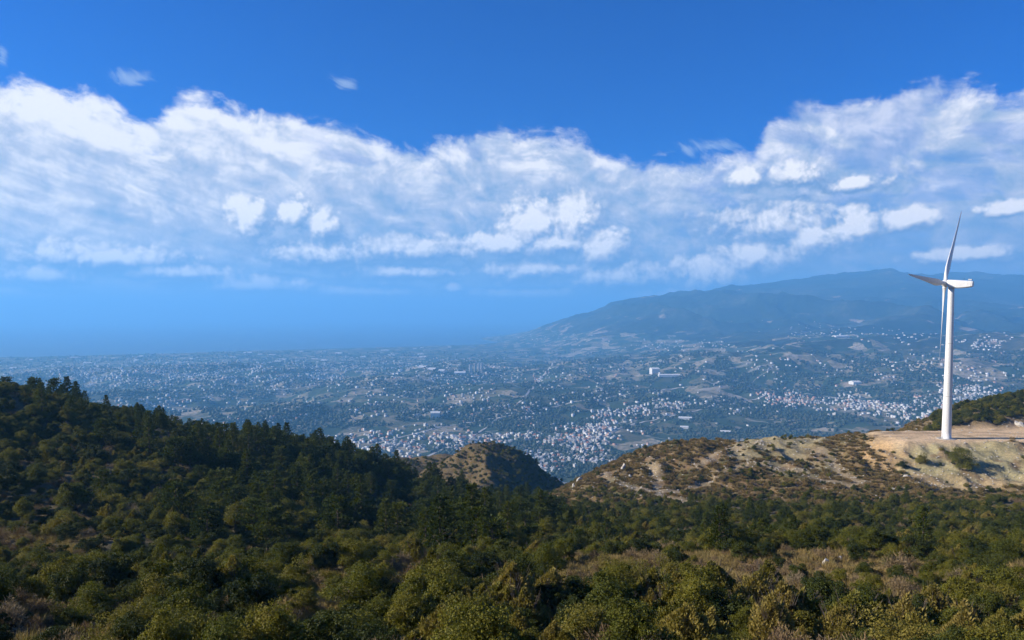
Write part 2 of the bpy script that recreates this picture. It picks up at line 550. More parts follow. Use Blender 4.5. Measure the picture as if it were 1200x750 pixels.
def principled(color, rough=0.9, spec=0.2, normal=None, metal=0.0):
    b = node('ShaderNodeBsdfPrincipled')
    setin(b, 'Base Color', color if isinstance(color, S) else (*color, 1.0)); setin(b, 'Roughness', rough)
    setin(b, 'Specular IOR Level', spec); setin(b, 'Metallic', metal)
    if normal is not None: setin(b, 'Normal', normal)
    return b


def out(shader):
    o = node('ShaderNodeOutputMaterial'); S.t.links.new(shader.outputs[0], o.inputs['Surface'])


def bump(h, strength=0.5, dist=0.3):
    b = node('ShaderNodeBump'); setin(b, 'Height', h); setin(b, 'Strength', strength); setin(b, 'Distance', dist)
    return S(b.outputs[0])


def attr(name):
    n = node('ShaderNodeAttribute'); n.attribute_name = name
    return S(n.outputs['Color'])


def position():
    g = node('ShaderNodeNewGeometry'); return S(g.outputs['Position'])


m_ground = new_mat('hillside_soil')
p = position()
n1 = noise(p, 0.9, 6, 0.65); n2 = noise(p, 0.12, 5, 0.6); n3 = noise(p, 4.0, 4, 0.6)
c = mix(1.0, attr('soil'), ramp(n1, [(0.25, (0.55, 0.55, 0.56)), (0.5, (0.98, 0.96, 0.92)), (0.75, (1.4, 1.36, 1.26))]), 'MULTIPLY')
c = mix((n2.smooth(0.5, 0.68)) * 0.45, c, (0.085, 0.078, 0.042))
c = mix(n3.smooth(0.62, 0.74) * 0.3, c, (0.32, 0.28, 0.21))
out(principled(c, 0.95, 0.1, bump(n1 + n3 * 0.5, 0.9, 0.5)))

m_valley = new_mat('valley_fields')
p = position()
sepn = node('ShaderNodeSeparateXYZ'); S.t.links.new(p.k, sepn.inputs[0]); X, Y, Z = (S(o) for o in sepn.outputs)
vo = node('ShaderNodeTexVoronoi', feature='F1', voronoi_dimensions='2D')
setin(vo, 'Vector', vec(X + noise(p, 0.004, 3) * 160.0, Y * 0.7 + noise(p, 0.005, 3) * 160.0)); setin(vo, 'Scale', 1 / 85.0)
cs = node('ShaderNodeSeparateColor'); S.t.links.new(vo.outputs['Color'], cs.inputs[0])
cell = S(cs.outputs[0])
broad = noise(p, 1 / 900.0, 5, 0.55)
grove = noise(p, 1 / 24.0, 3, 0.6)
field = ramp(cell * 0.75 + broad * 0.5 - 0.12, [(0.0, (0.016, 0.034, 0.020)), (0.28, (0.026, 0.046, 0.025)), (0.46, (0.042, 0.060, 0.031)),
                             (0.60, (0.085, 0.086, 0.052)), (0.74, (0.19, 0.16, 0.11)), (0.93, (0.38, 0.32, 0.24))])
c = mix((grove.smooth(0.45, 0.6)) * 0.6, field, (0.035, 0.058, 0.026))
bare = noise(p, 1 / 330.0, 6, 0.62)
c = mix(bare.smooth(0.63, 0.72) * 0.8, c, (0.34, 0.27, 0.20))
road = noise(p, 1 / 700.0, 2, 0.5, 0.6)
c = mix((1.0 - (S.math('ABSOLUTE', road - 0.5) * 160.0)).clamp() * 0.6, c, (0.36, 0.33, 0.29))
out(principled(c, 0.95, 0.1))

m_mount = new_mat('mountain_forest')
p = position()
sepn = node('ShaderNodeSeparateXYZ'); S.t.links.new(p.k, sepn.inputs[0]); Z = S(sepn.outputs[2])
broad = noise(p, 1 / 1100.0, 6, 0.6); speck = noise(p, 1 / 60.0, 4, 0.65); bare = noise(p, 1 / 420.0, 6, 0.65)
c = ramp(broad + (speck - 0.5) * 0.5, [(0.30, (0.008, 0.016, 0.011)), (0.46, (0.018, 0.029, 0.018)), (0.58, (0.036, 0.044, 0.028)), (0.72, (0.095, 0.088, 0.060))])
c = mix(((bare - Z * 0.00012).smooth(0.60, 0.68)) * 0.85, c, (0.33, 0.26, 0.19))
out(principled(c, 0.95, 0.1))

m_sea = new_mat('sea_water')
p = position()
wn = noise(p, 1 / 60.0, 3, 0.6)
b = principled((0.012, 0.05, 0.10), 0.32, 0.5, bump(wn, 0.12, 3.0))
setin(b, 'IOR', 1.33)
out(b)

# ------------------------------------------------------------------ near land mesh
STEP = 1.6
xs = np.arange(-450, 500 + STEP, STEP); ys = np.arange(-40, 820 + STEP, STEP)
gx, gy = np.meshgrid(xs, ys)
gz = H(gx, gy)
nv = np.stack([gx.ravel(), gy.ravel(), gz.ravel()], 1)
nx, ny = len(xs), len(ys)
ii = (np.arange(ny - 1)[:, None] * nx + np.arange(nx - 1)[None]).ravel()
nf = np.stack([ii, ii + 1, ii + nx + 1, ii + nx], 1)


def spot(px, py, depth, r, soft=0.5, squash=1.0):
    c = at(px, py, depth)
    d = np.hypot(gx - c.x, (gy - c.y) * squash) / r + fbm(gx, gy, r * 0.5 + 2, 3) * 0.9
    return 1 - sstep(d, 1 - soft, 1 + soft)


soil = np.zeros((ny, nx, 3)); soil[:] = (0.105, 0.088, 0.052)
def lay(m, c, k=1.0):
    global soil
    m = (m * k)[..., None]; soil = soil * (1 - m) + np.array(c) * m
dry = sstep(gy, 285, 330) * sstep(gx, 0, 30)
lay(dry, (0.16, 0.118, 0.058))
lay(dry * sstep(fbm(gx, gy, 26, 4), 0.0, 0.35), (0.185, 0.125, 0.066))
lay(dry * sstep(fbm(gx + 70, gy, 20, 4), 0.10, 0.4), (0.10, 0.09, 0.042))
far_dry = sstep(gy, 470, 520) * (1 - sstep(gy, 760, 800))
lay(far_dry, (0.12, 0.09, 0.046))
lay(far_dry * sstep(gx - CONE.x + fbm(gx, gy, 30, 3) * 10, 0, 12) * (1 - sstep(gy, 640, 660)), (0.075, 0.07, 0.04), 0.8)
for s in ((885, 585, 84, 9, .5, 1.4), (960, 660, 96, 9, .5, 1.4), (830, 668, 92, 9, .5, 1.5), (1010, 660, 100, 7, .5, 1.4), (120, 690, 75, 8, .5, 1.2), (690, 680, 82, 6, .5, 1.2)):
    lay(spot(*s), (0.24, 0.165, 0.085), 0.85)
for s in ((905, 527, 412, 24, .4, .6), (945, 523, 415, 13, .5, .8), (870, 545, 385, 9, .5, 1), (930, 555, 356, 8, .5, 1)):
    lay(spot(*s), (0.29, 0.25, 0.15), 0.85)
pm = pad_mask(gx, gy)
face = sstep(gy, PAD.y - 62, PAD.y - 48) * (1 - sstep(gy, PAD.y + 4, PAD.y + 14)) * sstep(gx + fbm(gx, gy, 18, 3) * 14, PAD.x - 46, PAD.x - 30)
lay(face * (0.55 + 0.45 * sstep(fbm(gx, gy, 14, 4), -0.2, 0.25)), (0.37, 0.285, 0.165))
for s in ((1040, 530, 368, 15, .5, 1), (1075, 524, 366, 12, .5, 1)):
    lay(spot(*s), (0.46, 0.31, 0.16), 0.9)
for s in ((1130, 540, 356, 20, .4, .8), (1170, 548, 352, 13, .5, .8), (1085, 545, 355, 12, .5, .8)):
    lay(spot(*s), (0.32, 0.29, 0.165), 0.8)
lay(face * sstep(fbm(gx + 33, gy, 11, 3), 0.18, 0.42), (0.20, 0.14, 0.08), 0.8)
lay(pm, (0.62, 0.46, 0.29))
lay(pm * sstep(fbm(gx, gy * 3.0, 30, 4), 0.05, 0.4), (0.47, 0.34, 0.21), 0.8)
for off in (-5.0, -2.6, 3.0, 5.2):
    ry = PAD.y + 9 + off + 5 * np.sin(gx / 31.0) + fbm(gx, gy, 30, 2) * 4
    lay(pm * (1 - sstep(np.abs(gy - ry), 0.4, 1.3)), (0.36, 0.25, 0.15), 0.55)
TRACKS = [[(700, 562, 392), (735, 575, 352), (770, 580, 335), (810, 574, 338), (850, 556, 362), (880, 548, 372), (930, 552, 362), (960, 566, 340), (1000, 572, 330)],
          [(770, 583, 330), (800, 586, 320), (838, 600, 290)], [(770, 580, 335), (772, 560, 366), (762, 546, 395)], [(820, 548, 375), (850, 536, 395), (890, 527, 410)],
          [(960, 536, 385), (985, 556, 352), (1010, 570, 332)]]
for tr in TRACKS:
    pts = [tuple(at(*q))[:2] for q in tr]
    d = seg_dist(gx, gy, pts) + fbm(gx, gy, 8, 3) * 5
    lay(1 - sstep(d, 0.6, 4.0), (0.29, 0.235, 0.16), 0.75)
rocky = sstep(gy, 405, 425) * sstep(gx, 230, 250)
lay(rocky * (1 - pm) * (1 - sstep(gy, 560, 600)), (0.16, 0.125, 0.075))

fc = nv[nf].mean(1)
conem = (np.abs(fc[:, 0] - CONE.x) + np.abs(fc[:, 1] - CONE.y) * 0.8 < 95) & (fc[:, 1] > 510)
pmf = pad_mask(fc[:, 0], fc[:, 1]) > 0.5
turb = (fc[:, 1] > 290) & (fc[:, 0] > 5 + 0.12 * (fc[:, 1] - 290)) & (fc[:, 1] < 560) & ~conem & ~pmf


def sub(name, v, f, c, mat):
    idx = np.unique(f); mp = np.full(len(v), -1); mp[idx] = np.arange(len(idx))
    me = mesh_np(name, v[idx], mp[f]); vcol(me, 'soil', c[idx])
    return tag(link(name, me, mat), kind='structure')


sc_ = soil.reshape(-1, 3)
rest = ~(conem | pmf | turb)
tag(sub('hillside', nv, nf[rest], sc_, m_ground), label='scrub-covered hillside falling away from the camera')
tag(sub('turbine_hill', nv, nf[turb], sc_, m_ground), label='bare brown hill carrying the turbine')
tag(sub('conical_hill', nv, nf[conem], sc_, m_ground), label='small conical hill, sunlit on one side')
tag(sub('earth_platform', nv, nf[pmf], sc_, m_ground), label='levelled pale earth platform at the foot of the turbine')

# ------------------------------------------------------------------ far land mesh
na, nr = 760, 460
az = np.radians(np.linspace(-58, 58, na))
rr = np.exp(np.linspace(math.log(560), math.log(17500), nr))
fa, fr = np.meshgrid(az, rr)
fx, fy = fr * np.sin(fa), fr * np.cos(fa)
fz = H(fx, fy)
inside = (fx > -430) & (fx < 480) & (fy > -20) & (fy < 800)
deep = (fx > -380) & (fx < 430) & (fy < 750)
fz = np.where(inside, fz - 10, fz)
fv = np.stack([fx.ravel(), fy.ravel(), fz.ravel()], 1)
ii = (np.arange(nr - 1)[:, None] * na + np.arange(na - 1)[None]).ravel()
ff = np.stack([ii, ii + 1, ii + na + 1, ii + na], 1)
keep = ~deep.ravel()[ff].all(1) & (fv[ff][:, :, 2].max(1) > SEA_Z - 25)
ff = ff[keep]
fcz = fv[ff].mean(1)
mtn = (far_tps(fcz[:, 0], fcz[:, 1]) + fbm(fcz[:, 0], fcz[:, 1], 900, 4) * 90 > -330) & (np.hypot(fcz[:, 0], fcz[:, 1]) > 3500)
for nm, sel, mat, lb in (('valley', ~mtn, m_valley, 'broad green valley floor spreading to the coast'), ('mountain', mtn, m_mount, 'long hazy blue mountain beyond the valley')):
    f = ff[sel]; idx = np.unique(f); mp = np.full(len(fv), -1); mp[idx] = np.arange(len(idx))
    tag(link(nm, mesh_np(nm, fv[idx], mp[f]), mat), kind='structure', label=lb)

# sea: one sheet to the horizon
SEA_R = 95000.0
sv = [(-SEA_R, -3000, SEA_Z), (SEA_R, -3000, SEA_Z), (SEA_R, SEA_R, SEA_Z), (-SEA_R, SEA_R, SEA_Z)]
tag(link('sea', mesh_np('sea', sv, [(0, 1, 2, 3)], False), m_sea), kind='structure', label='pale blue sea stretching to the horizon')

# ------------------------------------------------------------------ wind turbine
m_white = new_mat('turbine_paint')
p = position()
geo = node('ShaderNodeNewGeometry'); sp_ = node('ShaderNodeSeparateXYZ'); S.t.links.new(geo.outputs['Position'], sp_.inputs[0])
st = noise(vec(S(sp_.outputs[0]) * 1.2, S(sp_.outputs[1]) * 1.2, S(sp_.outputs[2]) * 0.06), 1.0, 4, 0.6)
out(principled(ramp(st, [(0.3, (0.56, 0.57, 0.56)), (0.6, (0.66, 0.66, 0.65)), (0.8, (0.70, 0.70, 0.69))]), 0.42, 0.4))
m_dark = new_mat('dark_metal'); out(principled((0.06, 0.065, 0.07), 0.5, 0.4))
m_conc = new_mat('foundation_concrete'); out(principled(ramp(noise(position(), 1.5, 4), [(0.3, (0.27, 0.25, 0.22)), (0.7, (0.42, 0.40, 0.36))]), 0.9, 0.1))
m_grey = new_mat('grey_steel'); out(principled((0.42, 0.43, 0.43), 0.5, 0.4))


def lathe(prof, n=40, cap=True):
    """prof: list of (r, z) -> verts, faces list"""
    v = []; f = []
    for r, z in prof:
        for i in range(n):
            a = 2 * math.pi * i / n; v.append((r * math.cos(a), r * math.sin(a), z))
    for j in range(len(prof) - 1):
        for i in range(n):
            f.append((j * n + i, j * n + (i + 1) % n, (j + 1) * n + (i + 1) % n, (j + 1) * n + i))
    if cap:
        f.append(tuple(range(n - 1, -1, -1))); f.append(tuple((len(prof) - 1) * n + i for i in range(n)))
    return v, f


def pymesh(name, v, f, smooth=True, autos=None):
    me = bpy.data.meshes.new(name); me.from_pydata([tuple(q) for q in v], [], f); me.update()
    if smooth:
        for q in me.polygons: q.use_smooth = len(q.vertices) <= 4
    return me


def boxv(cx, cy, cz, sx, sy, sz):
    v = [(cx + sx * a, cy + sy * b, cz + sz * c) for c in (-.5, .5) for b in (-.5, .5) for a in (-.5, .5)]
    f = [(0, 2, 3, 1), (4, 5, 7, 6), (0, 1, 5, 4), (2, 6, 7, 3), (0, 4, 6, 2), (1, 3, 7, 5)]
    return v, f


def bevel_mesh(me, w, seg=2):
    bm = bmesh.new(); bm.from_mesh(me)
    bmesh.ops.bevel(bm, geom=list(bm.edges), offset=w, segments=seg, affect='EDGES', profile=0.6)
    bm.to_mesh(me); bm.free(); me.update()
    return me


HUB_H, OVER, ROT_R = 79.24, 3.0, 46.6
AXIS_AZ, PHASE, CONING, TILT = R(135.0), 1.5107, 0.072, 0.087
tz = ground(PAD.x, PAD.y)
turb_root = empty('wind_turbine', (PAD.x, PAD.y, tz))
tag(turb_root, 'tall white three-bladed wind turbine standing on the pale earth platform', 'wind turbine')
v, f = lathe([(4.6, -1.2), (4.6, 0.12), (4.3, 0.22), (2.6, 0.22)], 36); link('foundation', pymesh('foundation', v, f), m_conc, turb_root)
prof = [(2.45, 0.15), (2.45, 0.42), (2.25, 0.45)]
for i in range(1, 25):
    z = 0.45 + (HUB_H - 2.2 - 0.45) * i / 24
    prof.append((2.25 + (1.4 - 2.25) * i / 24, z))
v, f = lathe(prof, 48); tower = link('tower', pymesh('tower', v, f), m_white, turb_root)
for zz in (22.0, 49.0, HUB_H - 2.5):
    r = 2.25 + (1.4 - 2.25) * (zz - 0.45) / (HUB_H - 2.65)
    v, f = lathe([(r - 0.02, zz - 0.14), (r + 0.05, zz - 0.12), (r + 0.05, zz + 0.12), (r - 0.02, zz + 0.14)], 48, False)
    link('flange_ring', pymesh('flange_ring', v, f), m_grey, tower)
da = math.atan2(-PAD.y, -PAD.x) - 0.9
v, f = boxv(2.23, 0, 1.95, 0.16, 0.95, 2.2); dme = bevel_mesh(pymesh('door', v, f, False), 0.03)
door = link('door', dme, m_grey, tower); door.rotation_euler = (0, 0, da)
sv_, sf_ = [], []
for k in range(5):
    a, b = boxv(3.9 - k * 0.28, 0, 0.30 + 0.17 * k - 0.05, 0.27, 1.1, 0.05); sf_ += [tuple(i + len(sv_) for i in q) for q in b]; sv_ += a
steps = link('door_steps', pymesh('door_steps', sv_, sf_, False), m_dark, turb_root); steps.rotation_euler = (0, 0, da)

axis = Vector((math.cos(AXIS_AZ) * math.cos(TILT), math.sin(AXIS_AZ) * math.cos(TILT), math.sin(TILT)))
side = Vector((0, 0, 1)).cross(axis).normalized(); upv = axis.cross(side)
basis = Matrix((axis, side, upv)).transposed()           # local x = axis (towards the hub), y = side, z = up
top = Vector((0, 0, HUB_H))


def place(pts): return [basis @ Vector(q) + top for q in pts]


# nacelle: tapering box with sloping belly
secs = [(1.7, 1.5, -1.5, 1.75), (0.6, 1.9, -1.95, 1.9), (-2.5, 1.95, -2.2, 1.95), (-5.5, 1.85, -1.85, 1.9), (-8.8, 1.7, -1.2, 1.85), (-9.6, 1.55, -1.0, 1.75)]
nvv, nff = [], []
for x, hw, lo, hi in secs:
    ch = 0.4
    for y, z in ((-hw, lo + ch), (-hw + ch, lo), (hw - ch, lo), (hw, lo + ch), (hw, hi - ch), (hw - ch, hi), (-hw + ch, hi), (-hw, hi - ch)): nvv.append((x, y, z))
for j in range(len(secs) - 1):
    for i in range(8): nff.append((j * 8 + i, j * 8 + (i + 1) % 8, (j + 1) * 8 + (i + 1) % 8, (j + 1) * 8 + i))
nff.append(tuple(range(8))); nff.append(tuple((len(secs) - 1) * 8 + i for i in range(7, -1, -1)))
nac = link('nacelle', pymesh('nacelle', place(nvv), nff, False), m_white, turb_root)
v, f = boxv(-8.2, 0, 2.5, 1.6, 1.9, 0.6); link('cooler', bevel_mesh(pymesh('cooler', place(v), f, False), 0.08), m_grey, nac)
v, f = boxv(-5.6, 0.9, 2.4, 0.08, 0.08, 1.6); link('wind_vane', pymesh('wind_vane', place(v), f, False), m_dark, nac)
v, f = lathe([(1.5, -2.3), (1.5, -1.6)], 40, False); v = [(q[0], q[1], q[2] + HUB_H) for q in v]
link('yaw_ring', pymesh('yaw_ring', v, f), m_grey, turb_root)
# spinner
hubc = Vector((OVER, 0, 0))
v, f = lathe([(1.15, -1.5), (1.6, -1.2), (1.72, 0.0), (1.5, 0.9), (0.95, 1.6), (0.35, 1.95), (0.02, 2.0)], 32)
v = [(q[2] + OVER, q[0], q[1]) for q in v]
hub = link('hub', pymesh('hub', place(v), f), m_white, turb_root)
# blades
span = [0.0, 0.03, 0.07, 0.12, 0.18, 0.25, 0.35, 0.46, 0.58, 0.7, 0.82, 0.91, 0.965, 0.99, 1.0]
chord = [1.9, 1.9, 2.2, 2.9, 3.5, 3.4, 2.95, 2.45, 2.0, 1.6, 1.25, 0.95, 0.65, 0.38, 0.08]
thick = [1.0, 1.0, .78, .50, .36, .29, .25, .22, .20, .19, .18, .17, .16, .16, .16]
NA = 18
for b in range(3):
    a = PHASE + b * 2 * math.pi / 3
    rad = Vector((0, math.sin(a), math.cos(a))); tan = Vector((1, 0, 0)).cross(rad)
    out_d = (rad * math.cos(CONING) + Vector((1, 0, 0)) * math.sin(CONING)).normalized()
    ax_d = (Vector((1, 0, 0)) - out_d * out_d.x).normalized()
    bv, bf = [], []
    for s_, c_, t_ in zip(span, chord, thick):
        tw = -R(12) - R(14) * (1 - s_) ** 2
        cd = tan * math.cos(tw) + ax_d * math.sin(tw); td = ax_d * math.cos(tw) - tan * math.sin(tw)
        base = hubc + out_d * (1.2 + s_ * (ROT_R - 1.2))
        for i in range(NA):
            th = 2 * math.pi * i / NA
            xx = 0.5 * math.cos(th); yy = 0.5 * math.sin(th) * t_
            if t_ < 0.9: yy *= (0.62 - 0.75 * xx) * 1.15; xx -= 0.12
            bv.append(base + cd * (xx * c_) + td * (yy * c_))
    for j in range(len(span) - 1):
        for i in range(NA): bf.append((j * NA + i, j * NA + (i + 1) % NA, (j + 1) * NA + (i + 1) % NA, (j + 1) * NA + i))
    bf.append(tuple(range(NA - 1, -1, -1))); bf.append(tuple((len(span) - 1) * NA + i for i in range(NA)))
    link('blade', pymesh('blade', place(bv), bf), m_white, turb_root)

# ------------------------------------------------------------------ foliage meshes
def unit(n, r):
    d = r.normal(size=(n, 3)); return d / np.linalg.norm(d, axis=1)[:, None]


def quads(c, t, b):
    """diamond leaves: centre, half-length vector, half-width vector"""
    n = len(c)
    v = np.stack([c - t, c + b, c + t, c - b], 1).reshape(-1, 3)
    f = np.arange(4 * n).reshape(n, 4)
    return v, f


def ortho(d, r):
    a = r.normal(size=d.shape); t = np.cross(d, a); return t / (np.linalg.norm(t, axis=1)[:, None] + 1e-9)


def tubes(paths, k=4):
    """paths: list of (points (n,3), radii) -> verts, faces"""
    v = []; f = []; o = 0
    for pts, rad in paths:
        pts = np.asarray(pts, float)
        for i, (q, r) in enumerate(zip(pts, rad)):
            d = pts[min(i + 1, len(pts) - 1)] - pts[max(i - 1, 0)]; d /= np.linalg.norm(d) + 1e-9
            a = np.cross(d, (0.3, 0.9, 0.2)); a /= np.linalg.norm(a) + 1e-9; b = np.cross(d, a)
            for j in range(k):
                th = 2 * math.pi * j / k; v.append(q + (a * math.cos(th) + b * math.sin(th)) * r)
        for i in range(len(pts) - 1):
            for j in range(k): f.append((o + i * k + j, o + i * k + (j + 1) % k, o + (i + 1) * k + (j + 1) % k, o + (i + 1) * k + j))
        o += len(pts) * k
    return np.array(v), np.array(f)


def shrub_mesh(name, seed, w=2.6, h=2.3, puffs=28, per=470, leaf=0.031, loose=0.12):
    r = np.random.default_rng(seed)
    pc = unit(puffs, r); pc[:, 2] = np.abs(pc[:, 2]) * 1.0
    rad = r.uniform(0.35, 1.12, puffs)[:, None]
    lop = 1 + 0.35 * np.sin(np.arctan2(pc[:, 1], pc[:, 0]) * 2 + seed)[:, None]
    cen = pc * rad * np.array([w / 2, w / 2, h * 0.78]) * np.array([1, 1, 1.0]) * np.concatenate([lop, lop, np.ones_like(lop)], 1)
    cen[:, 2] += 0.15 * h
    pr = r.uniform(0.22, 0.58, puffs) * w * 0.42
    C, N = [], []
    for i in range(puffs):
        d = unit(per, r); d[:, 2] = np.where(d[:, 2] < -0.35, -d[:, 2], d[:, 2])
        k = r.uniform(0.62, 1.08 + loose, per)[:, None]
        C.append(cen[i] + d * k * pr[i] * np.array([1, 1, 0.85])); N.append(d)
    for i in range(90):                                     # loose sprigs break the outline
        j = r.integers(0, puffs); d = unit(1, r)[0]; d[2] = abs(d[2]) + 0.35; d /= np.linalg.norm(d)
        ln = r.uniform(0.15, 0.5) * w * 0.3; q_ = np.linspace(0.6, 1.0, 14)[:, None]
        C.append(cen[j] + d * pr[j] * 0.6 + d * q_ * ln + r.normal(size=(14, 3)) * 0.03); N.append(unit(14, r))
    C = np.concatenate(C); N = np.concatenate(N)
    keep = C[:, 2] > 0.02; C, N = C[keep], N[keep]
    nrm = N + r.normal(size=N.shape) * 0.7; nrm /= np.linalg.norm(nrm, axis=1)[:, None]
    t = ortho(nrm, r); b = np.cross(nrm, t)
    sz = leaf * r.uniform(0.7, 1.5, len(C))[:, None]
    v, f = quads(C, t * sz * 1.25, b * sz * 0.8)
    fol = mesh_np(name + '_foliage', v, f, False)
    paths = []
    for i in r.permutation(puffs)[:9]:
        e = cen[i]; m_ = e * 0.5 + r.normal(size=3) * 0.08; m_[2] = max(m_[2], 0.1)
        paths.append(([(e[0] * 0.08, e[1] * 0.08, -0.25), m_, e], [0.055, 0.035, 0.012]))
    sv, sf = tubes(paths)
    return fol, mesh_np(name + '_stem', sv, sf, True)


def dry_mesh(name, seed, w=1.8, h=1.3, n=1700, blade=0.15, wid=0.012):
    r = np.random.default_rng(seed)
    d = unit(n, r); d[:, 2] = np.abs(d[:, 2]) * 0.9 + 0.12; d /= np.linalg.norm(d, axis=1)[:, None]
    k = r.uniform(0.35, 1.0, n)[:, None] ** 0.7
    C = d * k * np.array([w / 2, w / 2, h]) * (1 + 0.25 * np.sin(3 * np.arctan2(d[:, 1], d[:, 0]) + seed)[:, None])
    t = d + r.normal(size=d.shape) * 0.45; t /= np.linalg.norm(t, axis=1)[:, None]
    b = ortho(t, r)
    v, f = quads(C, t * blade * r.uniform(.5, 1.2, n)[:, None], b * wid * r.uniform(.7, 1.8, n)[:, None])
    fol = mesh_np(name + '_twigs', v, f, False)
    paths = [([(0, 0, -0.2), d[i] * 0.5 * np.array([w / 2, w / 2, h]), d[i] * 0.9 * np.array([w / 2, w / 2, h])], [0.03, 0.02, 0.006]) for i in range(10)]
    sv, sf = tubes(paths, 3)
    return fol, mesh_np(name + '_stem', sv, sf, True)


def broom_mesh(name, seed, w=2.6, h=2.2):
    r = np.random.default_rng(seed); n = 4200
    a = r.uniform(0, 2 * math.pi, n); q = np.sqrt(r.uniform(0, 1, n)); z = r.uniform(0.12, 1, n)
    prof = np.sin(np.clip(z, 0, 1) * 2.4 + 0.45)
    C = np.stack([np.cos(a) * q * w / 2 * prof, np.sin(a) * q * w / 2 * prof, z * h * (1.05 - 0.25 * q)], 1)
    C += fbm(C[:, :1].repeat(3, 1) * 1.0, C[:, 1:2].repeat(3, 1), 0.6, 2) * 0.5
    t = np.stack([np.cos(a) * 0.45, np.sin(a) * 0.45, np.ones(n)], 1) + r.normal(size=(n, 3)) * 0.35
    t /= np.linalg.norm(t, axis=1)[:, None]; b = ortho(t, r)
    v, f = quads(C, t * 0.10 * r.uniform(.6, 1.4, n)[:, None], b * 0.034 * r.uniform(.7, 1.6, n)[:, None])
    fol = mesh_np(name + '_foliage', v, f, False)
    paths = [([(0, 0, -0.2), (math.cos(x) * w * .22, math.sin(x) * w * .22, h * .5), (math.cos(x) * w * .42, math.sin(x) * w * .42, h * .95)], [0.04, 0.025, 0.006]) for x in r.uniform(0, 6.28, 14)]
    sv, sf = tubes(paths, 3)
    return fol, mesh_np(name + '_stem', sv, sf, True)


def pine_mesh(name, seed, h=9.0, rad=2.6, slim=0.8):
    r = np.random.default_rng(seed)
    lean = r.normal(size=2) * 0.25
    def trunk_at(u): return np.array([lean[0] * math.sin(u * 2.0), lean[1] * math.sin(u * 2.4), u * h * 0.97])
    C, T, B = [], [], []; paths = [([trunk_at(u) - (np.array([0, 0, 0.4]) if u == 0 else 0) for u in np.linspace(0, 1, 8)], [0.19 * (1 - u) + 0.02 for u in np.linspace(0, 1, 8)])]
    nb = 74
    for i in range(nb):
        u = 0.10 + 0.88 * ((i + r.uniform(0, 1)) / nb)
        az = i * 2.399 + r.normal() * 0.4
        prof = (1 - u) ** slim * 1.05 + 0.09
        prof *= min(1.0, 0.55 + u * 1.9)
        L = rad * prof * r.uniform(0.7, 1.22)
        d = np.array([math.cos(az), math.sin(az), 0.22 + 0.45 * u + r.normal() * 0.12]); d /= np.linalg.norm(d)
        s = trunk_at(u)
        if i % 2 == 0: paths.append(([s, s + d * L * 0.55, s + d * L * 0.95 + np.array([0, 0, 0.12])], [0.05 * (1.1 - u) + .01, 0.03, 0.008]))
        nt = max(3, int(3 + L * 2.3))
        for q in range(nt):
            e = 0.25 + 0.75 * (q + r.uniform(0, 1)) / nt
            c = s + d * L * e + r.normal(size=3) * np.array([.22, .22, .14]) * (0.5 + L * 0.3)
            m_ = 11
            dd = unit(m_, r) * 0.8 + d * 0.7 + np.array([0, 0, 0.45]); dd /= np.linalg.norm(dd, axis=1)[:, None]
            ln = r.uniform(0.16, 0.30, m_)[:, None]
            C.append(c + dd * ln * 0.9); T.append(dd * ln); B.append(ortho(dd, r) * r.uniform(0.035, 0.075, m_)[:, None])
    v, f = quads(np.concatenate(C), np.concatenate(T), np.concatenate(B))
    crown = mesh_np(name + '_crown', v, f, False)
    sv, sf = tubes(paths, 5)
    return crown, mesh_np(name + '_trunk', sv, sf, True)


def tuft_mesh(name, seed, n=60, h=0.7, w=0.7):
    r = np.random.default_rng(seed)
    a = r.uniform(0, 6.28, n); q = r.uniform(0, 1, n)
    base = np.stack([np.cos(a) * q * w * .35, np.sin(a) * q * w * .35, np.zeros(n)], 1)
    t = np.stack([np.cos(a) * .45, np.sin(a) * .45, np.ones(n)], 1) + r.normal(size=(n, 3)) * .25; t /= np.linalg.norm(t, axis=1)[:, None]
    ln = r.uniform(.3, .6, n)[:, None] * h
    v, f = quads(base + t * ln, t * ln, ortho(t, r) * 0.018)
    return mesh_np(name, v, f, False)


def leaf_mat(name, stops, transl=0.28, spec=0.25, rough=0.55):
    m = new_mat(name)
    oi = node('ShaderNodeObjectInfo'); rnd = S(oi.outputs['Random'])
    tcn = node('ShaderNodeTexCoord'); ob = S(tcn.outputs['Object'])
    c = ramp((rnd * 0.72 + noise(ob, 2.2, 2, 0.5) * 0.6 - 0.16).clamp(), stops)
    c = mix(1.0, c, ramp(noise(ob, 9.0, 2, 0.6), [(0.3, (0.62, 0.62, 0.62)), (0.7, (1.35, 1.35, 1.3))]), 'MULTIPLY')
    pb = principled(c, rough, spec)
    tr = node('ShaderNodeBsdfTranslucent'); setin(tr, 'Color', mix(1.0, c, (1.15, 1.2, 0.7), 'MULTIPLY'))
    ms = node('ShaderNodeMixShader'); ms.inputs[0].default_value = transl
    S.t.links.new(pb.outputs[0], ms.inputs[1]); S.t.links.new(tr.outputs[0], ms.inputs[2])
    out(ms)
    return m


